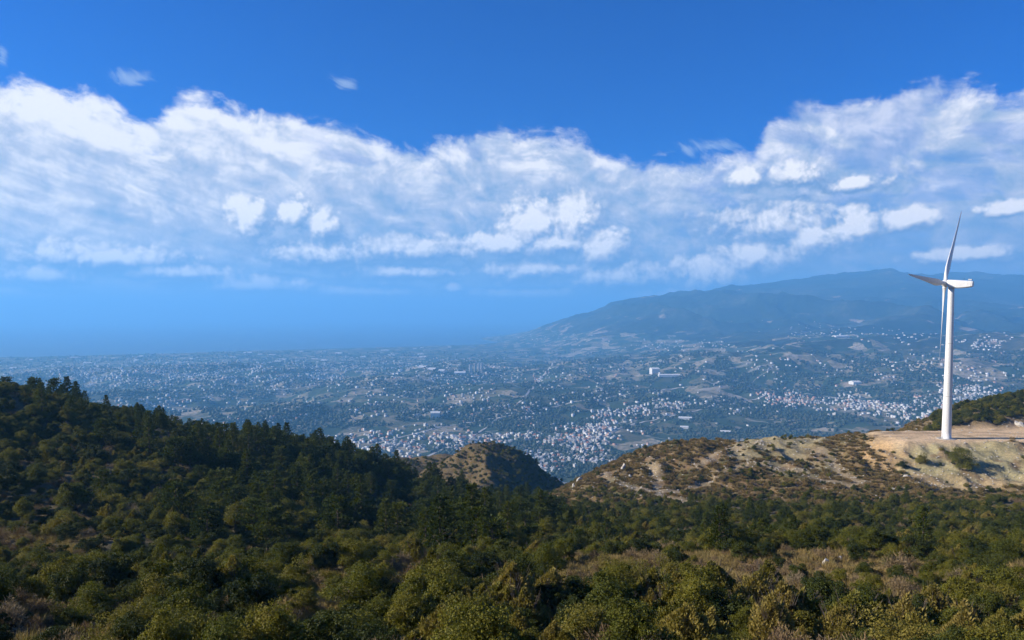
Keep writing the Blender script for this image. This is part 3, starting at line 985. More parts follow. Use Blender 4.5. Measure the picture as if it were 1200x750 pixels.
m_oak = leaf_mat('evergreen_leaves', [(0.0, (0.045, 0.056, 0.012)), (0.3, (0.078, 0.088, 0.015)), (0.6, (0.118, 0.118, 0.017)), (0.85, (0.155, 0.142, 0.021)), (1.0, (0.16, 0.126, 0.034))], 0.3, 0.1)
m_oak_gold = leaf_mat('yellow_green_leaves', [(0.0, (0.095, 0.100, 0.018)), (0.5, (0.150, 0.140, 0.024)), (1.0, (0.205, 0.165, 0.040))], 0.3, 0.1)
m_oak_dark = leaf_mat('dark_evergreen_leaves', [(0.0, (0.026, 0.038, 0.012)), (0.5, (0.050, 0.062, 0.014)), (1.0, (0.082, 0.090, 0.018))], 0.25, 0.1)
m_pine = leaf_mat('pine_needles', [(0.0, (0.036, 0.054, 0.014)), (0.5, (0.068, 0.086, 0.018)), (1.0, (0.105, 0.115, 0.022))], 0.25, 0.1)
m_broom = leaf_mat('yellowing_leaves', [(0.0, (0.12, 0.12, 0.022)), (0.5, (0.20, 0.170, 0.040)), (1.0, (0.28, 0.215, 0.070))], 0.28, 0.1)
m_dry = leaf_mat('dry_twigs', [(0.0, (0.12, 0.082, 0.055)), (0.35, (0.18, 0.125, 0.068)), (0.7, (0.23, 0.17, 0.095)), (1.0, (0.27, 0.22, 0.16))], 0.1, 0.1, 0.9)
m_low = leaf_mat('low_dry_scrub', [(0.0, (0.10, 0.092, 0.034)), (0.4, (0.17, 0.128, 0.050)), (0.75, (0.22, 0.148, 0.062)), (1.0, (0.14, 0.125, 0.045))], 0.1, 0.1, 0.9)
m_grass = leaf_mat('dry_grass', [(0.0, (0.20, 0.15, 0.06)), (0.5, (0.30, 0.22, 0.09)), (1.0, (0.16, 0.15, 0.06))], 0.2, 0.1, 0.8)
m_bark = new_mat('bark'); out(principled(ramp(noise(position(), 6.0, 4), [(0.3, (0.07, 0.055, 0.045)), (0.7, (0.16, 0.13, 0.105))]), 0.95, 0.1))
m_rock = new_mat('limestone'); out(principled(ramp(noise(position(), 1.4, 5), [(0.3, (0.30, 0.28, 0.24)), (0.7, (0.52, 0.49, 0.44))]), 0.95, 0.1, bump(noise(position(), 3.0, 5), 0.6, 0.2)))

KINDS = {}
KINDS['oak'] = [shrub_mesh('shrub_a', 11), shrub_mesh('shrub_b', 12, 3.0, 2.3, 32), shrub_mesh('shrub_c', 13, 2.3, 2.7, 26), shrub_mesh('shrub_d', 14, 2.8, 2.0, 30, 430, 0.030, 0.3), shrub_mesh('shrub_e', 15, 2.6, 2.9, 30)]
KINDS['broom'] = [broom_mesh('broom_a', 21), broom_mesh('broom_b', 22, 2.2, 2.5)]
KINDS['dry'] = [dry_mesh('dry_a', 31), dry_mesh('dry_b', 32, 2.2, 1.2)]
KINDS['low'] = [dry_mesh('low_a', 33, 1.7, 0.75, 420, 0.20, 0.034), dry_mesh('low_b', 34, 2.1, 0.6, 420, 0.20, 0.036)]
KINDS['pine'] = [pine_mesh('pine_a', 41, 9.4, 2.9, 0.8), pine_mesh('pine_b', 42, 7.2, 3.2, 0.42), pine_mesh('pine_c', 43, 10.0, 2.8, 0.85), pine_mesh('pine_d', 44, 6.0, 3.0, 0.38), pine_mesh('pine_e', 45, 6.8, 3.4, 0.5)]
MATS = {'oak': m_oak, 'broom': m_broom, 'dry': m_dry, 'low': m_low, 'pine': m_pine}
for kd, ls in KINDS.items():
    for k_, (a, b) in enumerate(ls): a.materials.append((m_oak_dark, m_oak, m_oak_dark, m_oak_gold, m_oak)[k_] if kd == 'oak' else MATS[kd]); b.materials.append(m_bark)

# ------------------------------------------------------------------ where plants grow
r_ = np.random.default_rng(99)


def scatter(y0, y1, cell):
    ys_ = np.arange(y0, y1, cell); pts = []
    for yy in ys_:
        w = (1.05 * yy + 30) if yy < 200 else (0.72 * yy + 96)
        xx = np.arange(-w, w, cell)
        pts.append(np.stack([xx, np.full(len(xx), yy)], 1))
    q = np.concatenate(pts)
    return q + r_.uniform(-0.48, 0.48, q.shape) * cell


cand = np.concatenate([scatter(34, 62, 1.75), scatter(62, 110, 2.0), scatter(110, 200, 2.9), scatter(200, 290, 2.9), scatter(290, 480, 2.5), scatter(482, 690, 4.0)])
cx, cy_ = cand[:, 0], cand[:, 1]
cz = H(cx, cy_)
pp = project(np.stack([cx, cy_, cz], 1))
PX, PY = pp[:, 0], pp[:, 1]
nA = fbm(cx, cy_, 30, 3); nB = fbm(cx + 200, cy_, 14, 3); nC = fbm(cx, cy_ + 300, 55, 3)
rnd = r_.uniform(0, 1, len(cx))
padm = pad_mask(cx, cy_)
facem = (cy_ > PAD.y - 55) & (cy_ < PAD.y + 6) & (cx > PAD.x - 38)
hill = (cy_ > 285) & (cx > 0.12 * (cy_ - 290) - 5 + nA * 40) & (cy_ < 480) & ~((cy_ > 412) & (PX + nA * 20 > 1088))
backridge = (cy_ > 408 + 0.1 * (cx - PAD.x)) & (PX + nA * 20 > 1088) & (cy_ < 480) & (padm < 0.05)
coneM = cy_ > 482
shelf = (cy_ > 72) & (cy_ < 104) & (cx > 8)
kind = np.full(len(cx), '', dtype='<U6'); scl = np.ones(len(cx))
plain = ~(hill | backridge | coneM)
clear = (nB > 0.16) & (cy_ < 110)
clear |= (cy_ > 66) & (cy_ < 100) & (nB * 0.5 + nA * 0.6 > -0.22) & (np.abs(PX - 890) < 150)
clear |= (np.hypot(PX - 690, (PY - 668) * 2.2) < 60) & (cy_ < 104)
# general scrub
u = rnd
base_k = np.where(u < 0.60, 'oak', np.where(u < 0.74, 'broom', np.where(u < 0.87, 'dry', '')))
base_k = np.where((nA > 0.18) & (u > 0.45) & (u < 0.8), 'dry', base_k)
base_k = np.where((cy_ < 66) & (u < 0.42) & (nB > -0.08) & (PX > 560), 'broom', base_k)
kind = np.where(plain, base_k, kind)
kind = np.where(plain & clear, np.where(u < 0.10, 'oak', np.where(u < 0.34, 'dry', '')), kind)
scl = np.where(plain, np.where(r_.uniform(0, 1, len(cx)) < 0.3, r_.uniform(1.2, 1.75, len(cx)), r_.uniform(0.5, 1.1, len(cx))) * (1 + 0.35 * nC) * np.interp(cy_, [34, 60, 75, 110, 140, 200, 290], [0.80, 0.80, 0.76, 0.82, 1.05, 0.95, 0.75]), scl)
scl = np.where((kind == 'oak') & (cy_ > 120) & plain & (cx < 0.1 * cy_), scl * 1.15, scl)
# pines
grove = np.exp(-(((PX - 345) / 130) ** 2 + ((PY - 565) / 52) ** 2) * 1.0)
grove2 = np.exp(-(((PX - 530) / 170) ** 2 + ((PY - 622) / 30) ** 2))
grove3 = np.exp(-(((PX - 960) / 330) ** 2 + ((PY - 630) / 24) ** 2)) * 0.5
skyl = np.exp(-(((PX - 200) / 190) ** 2 + ((PY - (480 + PX * 0.11)) / 16) ** 2)) * 0.35
pden = np.maximum.reduce([grove, grove2, grove3, skyl]) * 0.27
pden = np.where((cy_ > 98) & plain, pden, 0.0)
pine = (r_.uniform(0, 1, len(cx)) < pden * np.where(cy_ < 200, 0.55, 0.85))
kind = np.where(pine, 'pine', kind)
scl = np.where(pine, r_.uniform(0.7, 1.3, len(cx)) * np.where(PX > 660, 0.62, 1.0) * np.where(skyl > 0.2, 0.7, 1.0), scl)
# bare hill: low dry scrub with a few green shrubs, denser towards its foot
foot = sstep(PY + nA * 30 + nB * 12, 572, 600)
hk = np.where(u < 0.04 + 0.58 * foot, 'oak', np.where(u < 0.92, 'low', ''))
green_patch = (np.abs(PX - 900) < 45) & (PY > 535) & (PY < 566) & (nB > -0.05)
hk = np.where(green_patch & (u < 0.5), 'oak', hk)
kind = np.where(hill, hk, kind)
scl = np.where(hill, r_.uniform(0.5, 1.1, len(cx)) * np.where(hk == 'low', 1.75, 0.95), scl)
bare = facem & (u > 0.06 + 0.5 * foot)
kind = np.where(bare | (padm > 0.1), '', kind)
trk = np.full(len(cx), 99.0)
for tr in TRACKS: trk = np.minimum(trk, seg_dist(cx, cy_, [tuple(at(*q))[:2] for q in tr]))
kind = np.where((trk < 3.2) & (u > 0.1), '', kind)
scree = np.zeros(len(cx), bool)
for s in ((905, 527, 412, 22, .6), (945, 523, 415, 12, .8), (870, 545, 385, 9, 1), (930, 555, 356, 8, 1)):
    c0 = at(*s[:3]); scree |= np.hypot(cx - c0.x, (cy_ - c0.y) * s[4]) < s[3]
kind = np.where(scree & (u > 0.05), '', kind)
# ridge behind the platform
kind = np.where(backridge, np.where(u < 0.93, 'oak', ''), kind)
scl = np.where(backridge, r_.uniform(0.75, 1.35, len(cx)), scl)
# conical hill and the knolls behind it
cone_r = (cx - CONE.x + nA * 14 > 4) & (cy_ < 660)
cov = np.where(cone_r, 0.9, 0.75)
kind = np.where(coneM, np.where(u < cov, np.where(cone_r | (u < 0.34 + 0.3 * (nB > 0.1)), 'oak', 'low'), ''), kind)
scl = np.where(coneM, r_.uniform(0.7, 1.2, len(cx)) * np.where(kind == 'low', 1.3, 1.0), scl)
kind = np.where(coneM & ((PX < 380) | (PX > 760)), '', kind)
# keep the view to the foreground open directly under the camera
kind = np.where((cy_ < 40) & (PY < 735), '', kind)

sel = kind != ''
plants = {}
for kd in KINDS:
    i = np.where((kind == kd))[0]
    dist = np.sqrt(cx[i] ** 2 + cy_[i] ** 2 + cz[i] ** 2)
    plants[kd] = dict(x=cx[i], y=cy_[i], z=cz[i], s=scl[i], d=dist, px=PX[i], py=PY[i], var=r_.integers(0, len(KINDS[kd]), len(i)), rz=r_.uniform(0, 6.28, len(i)))

# the biggest foreground plants of the photograph, set by hand
def add_plant(kd, px, py, depth, s, var, rz=0.0):
    q = at(px, py, depth); z = ground(q.x, q.y); P_ = plants[kd]
    e = dict(x=q.x, y=q.y, z=z, s=s, d=math.dist((q.x, q.y, z), (0, 0, 0)), px=px, py=py, var=var, rz=rz)
    for k_ in P_: P_[k_] = np.append(P_[k_], e[k_])
    for kd2, Q in plants.items():           # clear what stood in its place
        rr_ = np.hypot(Q['x'] - q.x, Q['y'] - q.y); keep_ = (rr_ > 0.95 * s) | (rr_ < 1e-6)
        for k_ in Q: Q[k_] = Q[k_][keep_]


add_plant('pine', 557, 654, 114, 1.05, 1, 0.4); add_plant('pine', 500, 656, 120, 0.9, 0, 1.4); add_plant('pine', 596, 650, 128, 0.9, 2, 2.2)
add_plant('pine', 620, 640, 135, 0.85, 3, 0.2); add_plant('pine', 452, 640, 140, 0.95, 2, 4.2)
for px, d_, s_, v_ in ((1000, 48, 1.55, 0), (1062, 50, 1.35, 1), (940, 50, 1.25, 1), (985, 46, 1.2, 0), (1030, 54, 1.3, 0), (880, 52, 1.0, 1), (1130, 52, 1.1, 0), (740, 60, 1.0, 0)):
    add_plant('broom', px, 740, d_, s_, v_, px * 0.1)
add_plant('dry', 882, 668, 88, 1.7, 1, .3); add_plant('dry', 925, 672, 88, 1.5, 0, .9); add_plant('dry', 1052, 672, 86, 1.8, 0, 2.)
add_plant('oak', 868, 660, 97, 1.35, 0, .5); add_plant('oak', 900, 662, 96, 1.1, 2, 1.5)
add_plant('oak', 1128, 560, 345, 4.0, 1, .4); add_plant('oak', 1080, 548, 352, 2.2, 3, .9); add_plant('oak', 1058, 555, 350, 1.8, 0, 2.)

# ------------------------------------------------------------------ plants as things
COLS = [(60, 'at far left'), (125, 'near the left edge'), (190, 'left of the pine grove'), (260, 'below the pine grove, left'), (330, 'below the pine grove, middle'), (395, 'below the pine grove, right'), (460, 'right of the pine grove'),
        (525, 'left of the cone hill'), (582, 'below the cone hill, left'), (640, 'below the cone hill, right'), (700, 'below the gap in the hills'), (760, 'below the brown hill, left'),
        (820, 'below the brown hill, middle'), (880, 'below the brown hill, right'), (940, 'below the scree, left'), (1000, 'below the scree, right'), (1050, 'well left of the turbine'), (1095, 'just left of the turbine'), (1125, 'straight below the turbine'),
        (1160, 'right of the turbine'), (9999, 'at far right')]
ROWS = [(50, 'at the bottom edge'), (58, 'in the second row'), (66, 'in the third row'), (75, 'low on the near slope'), (85, 'on the near slope'), (104, 'on the grassy shelf'), (125, 'behind the shelf'), (150, 'down behind the shelf'), (180, 'in the hollow'), (215, 'deep in the hollow'),
        (260, 'beyond the hollow'), (320, 'far beyond the hollow'), (480, 'on the turbine hill'), (9999, 'on the cone hill')]
ORD = ['leftmost', 'second', 'third', 'fourth', 'fifth', 'sixth', 'seventh', 'eighth', 'ninth', 'tenth', 'eleventh', 'twelfth', 'thirteenth', 'fourteenth', 'fifteenth', 'sixteenth']
SPEC = {'pine': ('pine_tree', 'pine', 'pine', 'crown', 'trunk', 'pines on the slopes', ('dark green pine', 'pines')),
        'oak': ('evergreen_shrub', 'shrub', 'shrub', 'foliage', 'stem', 'evergreen shrubs on the slopes', ('olive-green shrub', 'green shrubs')),
        'broom': ('yellowing_bush', 'bush', 'bush', 'foliage', 'stem', 'yellowing bushes on the near slope', ('yellow-green bush', 'yellowing bushes')),
        'dry': ('dry_bush', 'bush', 'bush', 'twigs', 'stem', 'dry bushes on the near slope', ('dry bush', 'dry bushes'))}
LIMIT = {'pine': 300, 'oak': 300, 'broom': 140, 'dry': 160, 'low': 0}
# rough line of sight: the plant's top must clear the bare ground in front of it
def visible(P_, h):
    ok = np.ones(len(P_['x']), bool)
    for t in np.linspace(0.2, 0.97, 26):
        g_ = H(P_['x'] * t, P_['y'] * t, False)
        ok &= (P_['z'] + h * P_['s']) * t > g_ - 0.3
    return ok


rest_pl = {}
first = {}
for kd, P_ in plants.items():
    hgt = 8.0 if kd == 'pine' else 1.8
    inframe = (P_['px'] > 4) & (P_['px'] < 1196) & (P_['py'] < 752 + hgt * P_['s'] * 0.5 * F / P_['d'] * (kd != 'pine') * 0.4) & visible(P_, hgt)
    score = np.where(inframe, P_['s'] / P_['d'], 0)
    order = np.argsort(-score)[:LIMIT[kd]]
    order = order[score[order] > 0]
    ind = np.zeros(len(score), bool); ind[order] = True
    rest_pl[kd] = ~ind
    if not LIMIT[kd]: continue
    nm, cat, _, pa, pb_, grp, (look, plur) = SPEC[kd]
    cells = {}
    for i in order:
        ci = next(t for b_, t in COLS if P_['px'][i] < b_); ri = next(t for b_, t in ROWS if P_['y'][i] < b_)
        cells.setdefault((ri, ci), []).append(i)
    fine_cells = {}
    for (ri, ci), ls in cells.items():
        if len(ls) <= 12: fine_cells[(ri, ci)] = ls; continue
        ls.sort(key=lambda i: -P_['s'][i]); h_ = (len(ls) + 1) // 2
        fine_cells[('big ', ri, ci)] = ls[:h_]; fine_cells[('small ', ri, ci)] = ls[h_:]
    for (*pre, ri, ci), ls in fine_cells.items():
        look = (pre[0] if pre else '') + SPEC[kd][6][0]
        ls.sort(key=lambda i: P_['px'][i])
        for j, i in enumerate(ls):
            if len(ls) == 1: lb = f'{look} {ri}, {ci}'
            elif j == len(ls) - 1: lb = f'{look}, rightmost {ri}, {ci}'
            else: lb = f'{look}, {ORD[min(j, 15)]}{"" if j == 0 else " from left"} {ri}, {ci}'
            me_a, me_b = KINDS[kd][P_['var'][i]]
            root = empty(nm, (P_['x'][i], P_['y'][i], P_['z'][i]), P_['rz'][i], P_['s'][i])
            root['label'] = lb; root['category'] = cat; root['group'] = grp
            ca = bpy.data.objects.new(pa, me_a); col.objects.link(ca); ca.parent = root
            cb = bpy.data.objects.new(pb_, me_b); col.objects.link(cb); cb.parent = root
            first.setdefault((kd, int(P_['var'][i])), ca)


# ------------------------------------------------------------------ the rest of the cover, one object of each sort
def cover(name, pts, rot, sc, var, sources, label, cat):
    """instances of the given meshes' objects on points"""
    me = bpy.data.meshes.new(name); me.vertices.add(len(pts)); me.vertices.foreach_set('co', np.asarray(pts, np.float32).ravel())
    for an, tp, dat, fld in (('rot', 'FLOAT', rot, 'value'), ('sc', 'FLOAT', sc, 'value'), ('var', 'INT', var, 'value')):
        a = me.attributes.new(an, tp, 'POINT'); a.data.foreach_set(fld, np.asarray(dat, np.float32 if tp == 'FLOAT' else np.int32))
    o = link(name, me)
    g = bpy.data.node_groups.new(name, 'GeometryNodeTree')
    g.interface.new_socket('Geometry', in_out='INPUT', socket_type='NodeSocketGeometry'); g.interface.new_socket('Geometry', in_out='OUTPUT', socket_type='NodeSocketGeometry')
    N, L = g.nodes, g.links
    gi, go = N.new('NodeGroupInput'), N.new('NodeGroupOutput')
    def na(nm_, tp):
        n = N.new('GeometryNodeInputNamedAttribute'); n.data_type = tp; n.inputs[0].default_value = nm_; return n.outputs[0]
    cr = N.new('ShaderNodeCombineXYZ'); L.new(na('rot', 'FLOAT'), cr.inputs[2])
    e2r = N.new('FunctionNodeEulerToRotation'); L.new(cr.outputs[0], e2r.inputs[0])
    join = N.new('GeometryNodeJoinGeometry')
    for k_, src in enumerate(sources):
        oi = N.new('GeometryNodeObjectInfo'); oi.transform_space = 'ORIGINAL'; oi.inputs[0].default_value = src; oi.inputs['As Instance'].default_value = True
        cmpn = N.new('FunctionNodeCompare'); cmpn.data_type = 'INT'; cmpn.operation = 'EQUAL'
        L.new(na('var', 'INT'), cmpn.inputs[2]); cmpn.inputs[3].default_value = k_
        ip = N.new('GeometryNodeInstanceOnPoints')
        L.new(gi.outputs[0], ip.inputs['Points']); L.new(cmpn.outputs[0], ip.inputs['Selection']); L.new(oi.outputs['Geometry'], ip.inputs['Instance'])
        L.new(e2r.outputs[0], ip.inputs['Rotation']); L.new(na('sc', 'FLOAT'), ip.inputs['Scale'])
        L.new(ip.outputs[0], join.inputs[0])
    L.new(join.outputs[0], go.inputs[0])
    md = o.modifiers.new('cover', 'NODES'); md.node_group = g
    return tag(o, label, cat, kind='stuff')


COVER = {'oak': ('evergreen_scrub', 'dense low evergreen scrub covering the slopes'), 'broom': ('yellowing_scrub', 'yellowing scrub among the evergreen bushes'),
         'dry': ('dry_scrub', 'dry brown brushwood between the green shrubs'), 'low': ('heath', 'low dry heath covering the bare brown hills'), 'pine': ('pine_wood', 'dark pine wood filling the hollow')}
# small sample clumps that stand on the hill and lend their shape to the heath
low_src = []
for k_, (a, b) in enumerate(KINDS['low']):
    q = at(800 + 60 * k_, 550, 372)
    o = link('heath_clump', a); o.location = (q.x, q.y, ground(q.x, q.y))
    tag(o, ('low brown heath clump on the bare hill below its crest', 'low brown heath clump beside the pale track')[k_], 'heath', 'heath clumps on the bare hill'); low_src.append(o)
for kd, P_ in plants.items():
    i = np.where(rest_pl[kd])[0]
    if len(i) == 0: continue
    srcs = low_src if kd == 'low' else [first.get((kd, v_)) for v_ in range(len(KINDS[kd]))]
    if any(s is None for s in srcs): srcs = [s for s in srcs if s is not None]
    cover(COVER[kd][0], np.stack([P_['x'][i], P_['y'][i], P_['z'][i]], 1), P_['rz'][i], P_['s'][i], P_['var'][i] % len(srcs), srcs, COVER[kd][1], 'scrub' if kd != 'pine' else 'wood')

# grass
gq = scatter(36, 125, 0.85)
gxx, gyy = gq[:, 0], gq[:, 1]
gm = (fbm(gxx + 200, gyy, 14, 3) > 0.10) | ((gyy > 70) & (gyy < 106) & (gxx > 5))
gm &= r_.uniform(0, 1, len(gxx)) < 0.8
gxx, gyy = gxx[gm], gyy[gm]
tuft = link('grass_tuft', tuft_mesh('grass_tuft', 61), m_grass)
q = at(862, 676, 86); tuft.location = (q.x, q.y, ground(q.x, q.y)); tag(tuft, 'tawny grass tuft on the clearing beside the big dry bush', 'grass')
cover('dry_grass', np.stack([gxx, gyy, H(gxx, gyy)], 1), r_.uniform(0, 6.28, len(gxx)), r_.uniform(0.6, 1.5, len(gxx)), np.zeros(len(gxx)), [tuft], 'tawny dry grass in the clearings of the near slope', 'grass')


# ------------------------------------------------------------------ rocks
def rock_mesh(name, seed):
    bm = bmesh.new(); bmesh.ops.create_icosphere(bm, subdivisions=2, radius=1.0)
    r = np.random.default_rng(seed); off = r.uniform(-50, 50, 3); st_ = r.uniform(0.7, 1.2, 3)
    for v_ in bm.verts:
        c_ = np.array(v_.co); n_ = perlin(np.array([c_[0] * 1.3 + off[0] + c_[2]]), np.array([c_[1] * 1.3 + off[1] - c_[2] * .7]))[0]
        v_.co = Vector(c_ * st_ * (1 + 0.55 * n_)); v_.co.z *= 0.75
        for ax in range(3): v_.co[ax] = round(v_.co[ax] * 3.2) / 3.2 * 0.35 + v_.co[ax] * 0.65
    me = bpy.data.meshes.new(name); bm.to_mesh(me); bm.free(); me.materials.append(m_rock)
    return me


RM = [rock_mesh('rock', 70 + i) for i in range(4)]
ROCKS = [(1075, 470 + 6, 442, 1.9, 'pale boulder high on the scrub ridge behind the turbine tower'), (1158, 470, 449, 1.7, 'pale boulder on the crest of the scrub ridge'),
         (1180, 474, 447, 1.5, 'small pale boulder half way up the scrub ridge'), (1172, 480, 440, 1.3, 'lowest pale boulder on the scrub ridge'),
         (1195, 495, 414, 2.2, 'big squarish pale boulder at the back of the earth platform'), (1098, 497, 420, 1.4, 'pale boulder at the left foot of the scrub ridge'),
         (1063, 563, 338, 1.6, 'largest pale boulder at the foot of the platform bank'), (1050, 572, 330, 1.1, 'pale boulder just left of the largest one under the bank'),
         (1046, 584, 318, 1.0, 'pale rock among green scrub left under the bank'), (1032, 590, 305, 0.9, 'small pale rock in the scrub below the dirt track'),
         (985, 585, 312, 1.0, 'pale rock beside the end of the dirt track'), (968, 578, 320, 0.9, 'pale rock on the lower bend of the dirt track'),
         (730, 562, 384, 1.8, 'pale outcrop on the left flank of the bare hill'), (738, 569, 372, 1.4, 'pale outcrop below the other one on the left flank'),
         (679, 564, 392, 2.0, 'tan crag at the left end of the bare hill'), (672, 570, 388, 1.3, 'small tan crag beside the larger one'),
         (968, 668, 92, 0.45, 'flat white stone on the grassy shelf'), (985, 664, 94, 0.55, 'white stone beside the flat one on the grassy shelf'),
         (880, 690, 78, 0.35, 'small reddish-white stone at the edge of the clearing'), (893, 694, 77, 0.3, 'tiny pale stone next to the clearing'),
         (688, 655, 104, 0.5, 'pale stone between shrubs in the middle of the slope'), (1167, 602, 225, 1.0, 'white rock in dark scrub at the right')]
for k_, (px, py, d_, s_, lb) in enumerate(ROCKS):
    q = at(px, py, d_); o = link('boulder', RM[k_ % 4]); o.location = (q.x, q.y, ground(q.x, q.y) + 0.12 * s_); o.scale = (s_ * 1.15, s_, s_ * 0.9); o.rotation_euler = (0.2, 0.1 * k_, k_ * 1.3)
    tag(o, lb, 'rock', 'pale rocks on the slopes')
# scattered stones
rq = scatter(290, 430, 2.3); rq = rq[(rq[:, 0] > 20)]
rk = (r_.uniform(0, 1, len(rq)) < 0.22)
dtr = np.full(len(rq), 99.0)
for tr in TRACKS: dtr = np.minimum(dtr, seg_dist(rq[:, 0], rq[:, 1], [tuple(at(*q))[:2] for q in tr]))
rk |= (dtr < 6) & (r_.uniform(0, 1, len(rq)) < 0.6)
rk |= (rq[:, 1] > PAD.y - 60) & (rq[:, 1] < PAD.y + 40) & (rq[:, 0] > PAD.x - 45) & (r_.uniform(0, 1, len(rq)) < 0.4)
rk &= (pad_mask(rq[:, 0], rq[:, 1]) < 0.1) | (r_.uniform(0, 1, len(rq)) < 0.25)
rq = rq[rk]
srcs = [o for o in bpy.data.objects if o.name.startswith('boulder')][:4]
cover('scattered_stones', np.stack([rq[:, 0], rq[:, 1], H(rq[:, 0], rq[:, 1])], 1), r_.uniform(0, 6, len(rq)), r_.uniform(0.14, 0.5, len(rq)), r_.integers(0, 4, len(rq)), srcs, 'small pale stones strewn over the bare hill', 'stones')

# ------------------------------------------------------------------ valley: houses, blocks, sheds, groves
log_r = np.log(rr)


def far_z(x, y):
    a = (np.arctan2(x, y) - az[0]) / (az[1] - az[0]); b = (np.log(np.hypot(x, y)) - log_r[0]) / (log_r[1] - log_r[0])
    a = np.clip(a, 0, na - 1.001); b = np.clip(b, 0, nr - 1.001)
    i, j = a.astype(int), b.astype(int); u_, v_ = a - i, b - j
    return (fz[j, i] * (1 - u_) + fz[j, i + 1] * u_) * (1 - v_) + (fz[j + 1, i] * (1 - u_) + fz[j + 1, i + 1] * u_) * v_


def hit(px, py):
    """where sight lines through photo points meet the far land"""
    px = np.asarray(px, float); py = np.asarray(py, float)
    xc = (px - 600) / F; yc = -(py - 375) / F + SHIFT / F
    d = np.stack([xc, math.cos(PITCH) + yc * math.sin(PITCH), -math.sin(PITCH) + yc * math.cos(PITCH)], 1)
    d /= np.hypot(d[:, 0], d[:, 1])[:, None]
    ts = np.exp(np.linspace(math.log(1500), math.log(15500), 420))
    done = np.zeros(len(px), bool); th = np.full(len(px), np.nan); prev = ts[0]
    for t in ts:
        low_ = (d[:, 2] * t < far_z(d[:, 0] * t, d[:, 1] * t)) & ~done
        th[low_] = 0.5 * (t + prev); done |= low_; prev = t
    x, y = d[:, 0] * th, d[:, 1] * th
    ok = done & (np.nan_to_num(th) > 1600)
    z = np.where(ok, far_z(np.nan_to_num(x, nan=1000.0), np.nan_to_num(y, nan=3000.0)), 0)
    ok &= z > SEA_Z + 0.5
    return x, y, z, ok


# skyline of the near land, so that nothing countable is built where the hills hide it
npx = project(nv)
sky_y = np.full(1201, 750.0)
for c0 in range(0, 1201):
    pass
okv = (npx[:, 2] > 20) & (npx[:, 0] > -2) & (npx[:, 0] < 1202)
np.minimum.at(sky_y, np.clip(npx[okv, 0].round().astype(int), 0, 1200), npx[okv, 1])


def clear_of_hills(px, py, m=4): return py < sky_y[np.clip(np.asarray(px).round().astype(int), 0, 1200)] - m


rt = np.random.default_rng(5)
CLUST = [  # photo x, y, half width, half height, count, share of red roofs, name
    (560, 522, 150, 22, 620, .15, 'in the town behind the cone hill'), (650, 535, 75, 24, 330, .12, 'in the town seen through the gap in the hills'), (450, 518, 60, 12, 120, .15, 'at the left end of the town'),
    (692, 508, 36, 13, 150, .3, 'in the village above the gap in the hills'), (712, 488, 30, 16, 70, .15, 'scattered above the village'), (745, 478, 70, 12, 130, .15, 'in the loose village at mid valley'), (815, 480, 60, 10, 120, .15, 'east of the loose village'),
    (930, 466, 42, 9, 190, .45, 'in the red-roofed village'), (1000, 472, 70, 11, 200, .12, 'in the long white village'), (1060, 478, 70, 12, 190, .1, 'in the long white village'), (1135, 456, 36, 13, 300, .12, 'in the white village behind the turbine'), (1165, 470, 60, 9, 150, .1, 'in the white village behind the turbine'), (1090, 492, 60, 8, 60, .1, 'below the long white village'),
    (260, 440, 200, 16, 1100, .05, 'in the city on the plain'), (110, 438, 120, 14, 520, .05, 'in the city on the plain'), (430, 430, 120, 16, 420, .06, 'in the city on the plain'), (300, 424, 260, 7, 420, .04, 'near the shore'),
    (560, 440, 90, 14, 130, .1, 'on the plain'), (640, 444, 60, 10, 90, .3, 'on the plain'), (790, 408, 60, 6, 46, .1, 'on the mountain foot'), (640, 398, 60, 8, 60, .1, 'on the mountain foot'), (800, 404, 50, 5, 40, .1, 'on the mountain foot'),
    (960, 388, 60, 10, 60, .1, 'on the mountain'), (1150, 402, 50, 12, 90, .1, 'on the mountain'), (1050, 395, 40, 8, 40, .1, 'on the mountain'), (880, 430, 160, 22, 130, .1, 'on the foothills'), (1080, 432, 120, 22, 120, .1, 'on the foothills'),
    (350, 470, 330, 34, 330, .1, 'on the plain'), (640, 470, 200, 34, 260, .12, 'on the plain'), (180, 470, 120, 20, 130, .05, 'on the plain'),
]
hx, hy, hn, hr = [], [], [], []
for px, py, w_, h_, n_, red, nm in CLUST:
    a = rt.normal(size=(int(n_ * 1.6), 2)) * 0.52
    hx += list(px + a[:, 0] * w_); hy += list(py + a[:, 1] * h_); hn += [nm] * len(a); hr += list(rt.uniform(0, 1, len(a)) < red)
hx, hy, hn, hr = map(np.array, (hx, hy, hn, hr))
X_, Y_, Z_, ok = hit(hx, hy)
ok &= clear_of_hills(hx, hy, -6) & (hx > -40) & (hx < 1240)
X_, Y_, Z_, hn, hr, hx, hy = (a[ok] for a in (X_, Y_, Z_, hn, hr, hx, hy))
thin = fbm(X_, Y_, 260, 3) + rt.uniform(-0.22, 0.22, len(X_)) > -0.06
X_, Y_, Z_, hn, hr, hx, hy = (a[thin] for a in (X_, Y_, Z_, hn, hr, hx, hy))
D_ = np.hypot(X_, Y_)
hw = rt.uniform(7, 13, len(X_)) * np.where(D_ > 5500, 1.15, 1.0); hl = hw * rt.uniform(0.7, 1.5, len(X_)); hh = rt.choice([4.5, 7.0, 7.5, 10.5], len(X_), p=[.4, .35, .15, .1])
hrot = rt.uniform(-0.5, 0.5, len(X_)) + fbm(X_, Y_, 800, 2) * 3
tone_ = 0.16 + 0.52 * rt.beta(1.5, 1.7, len(X_))

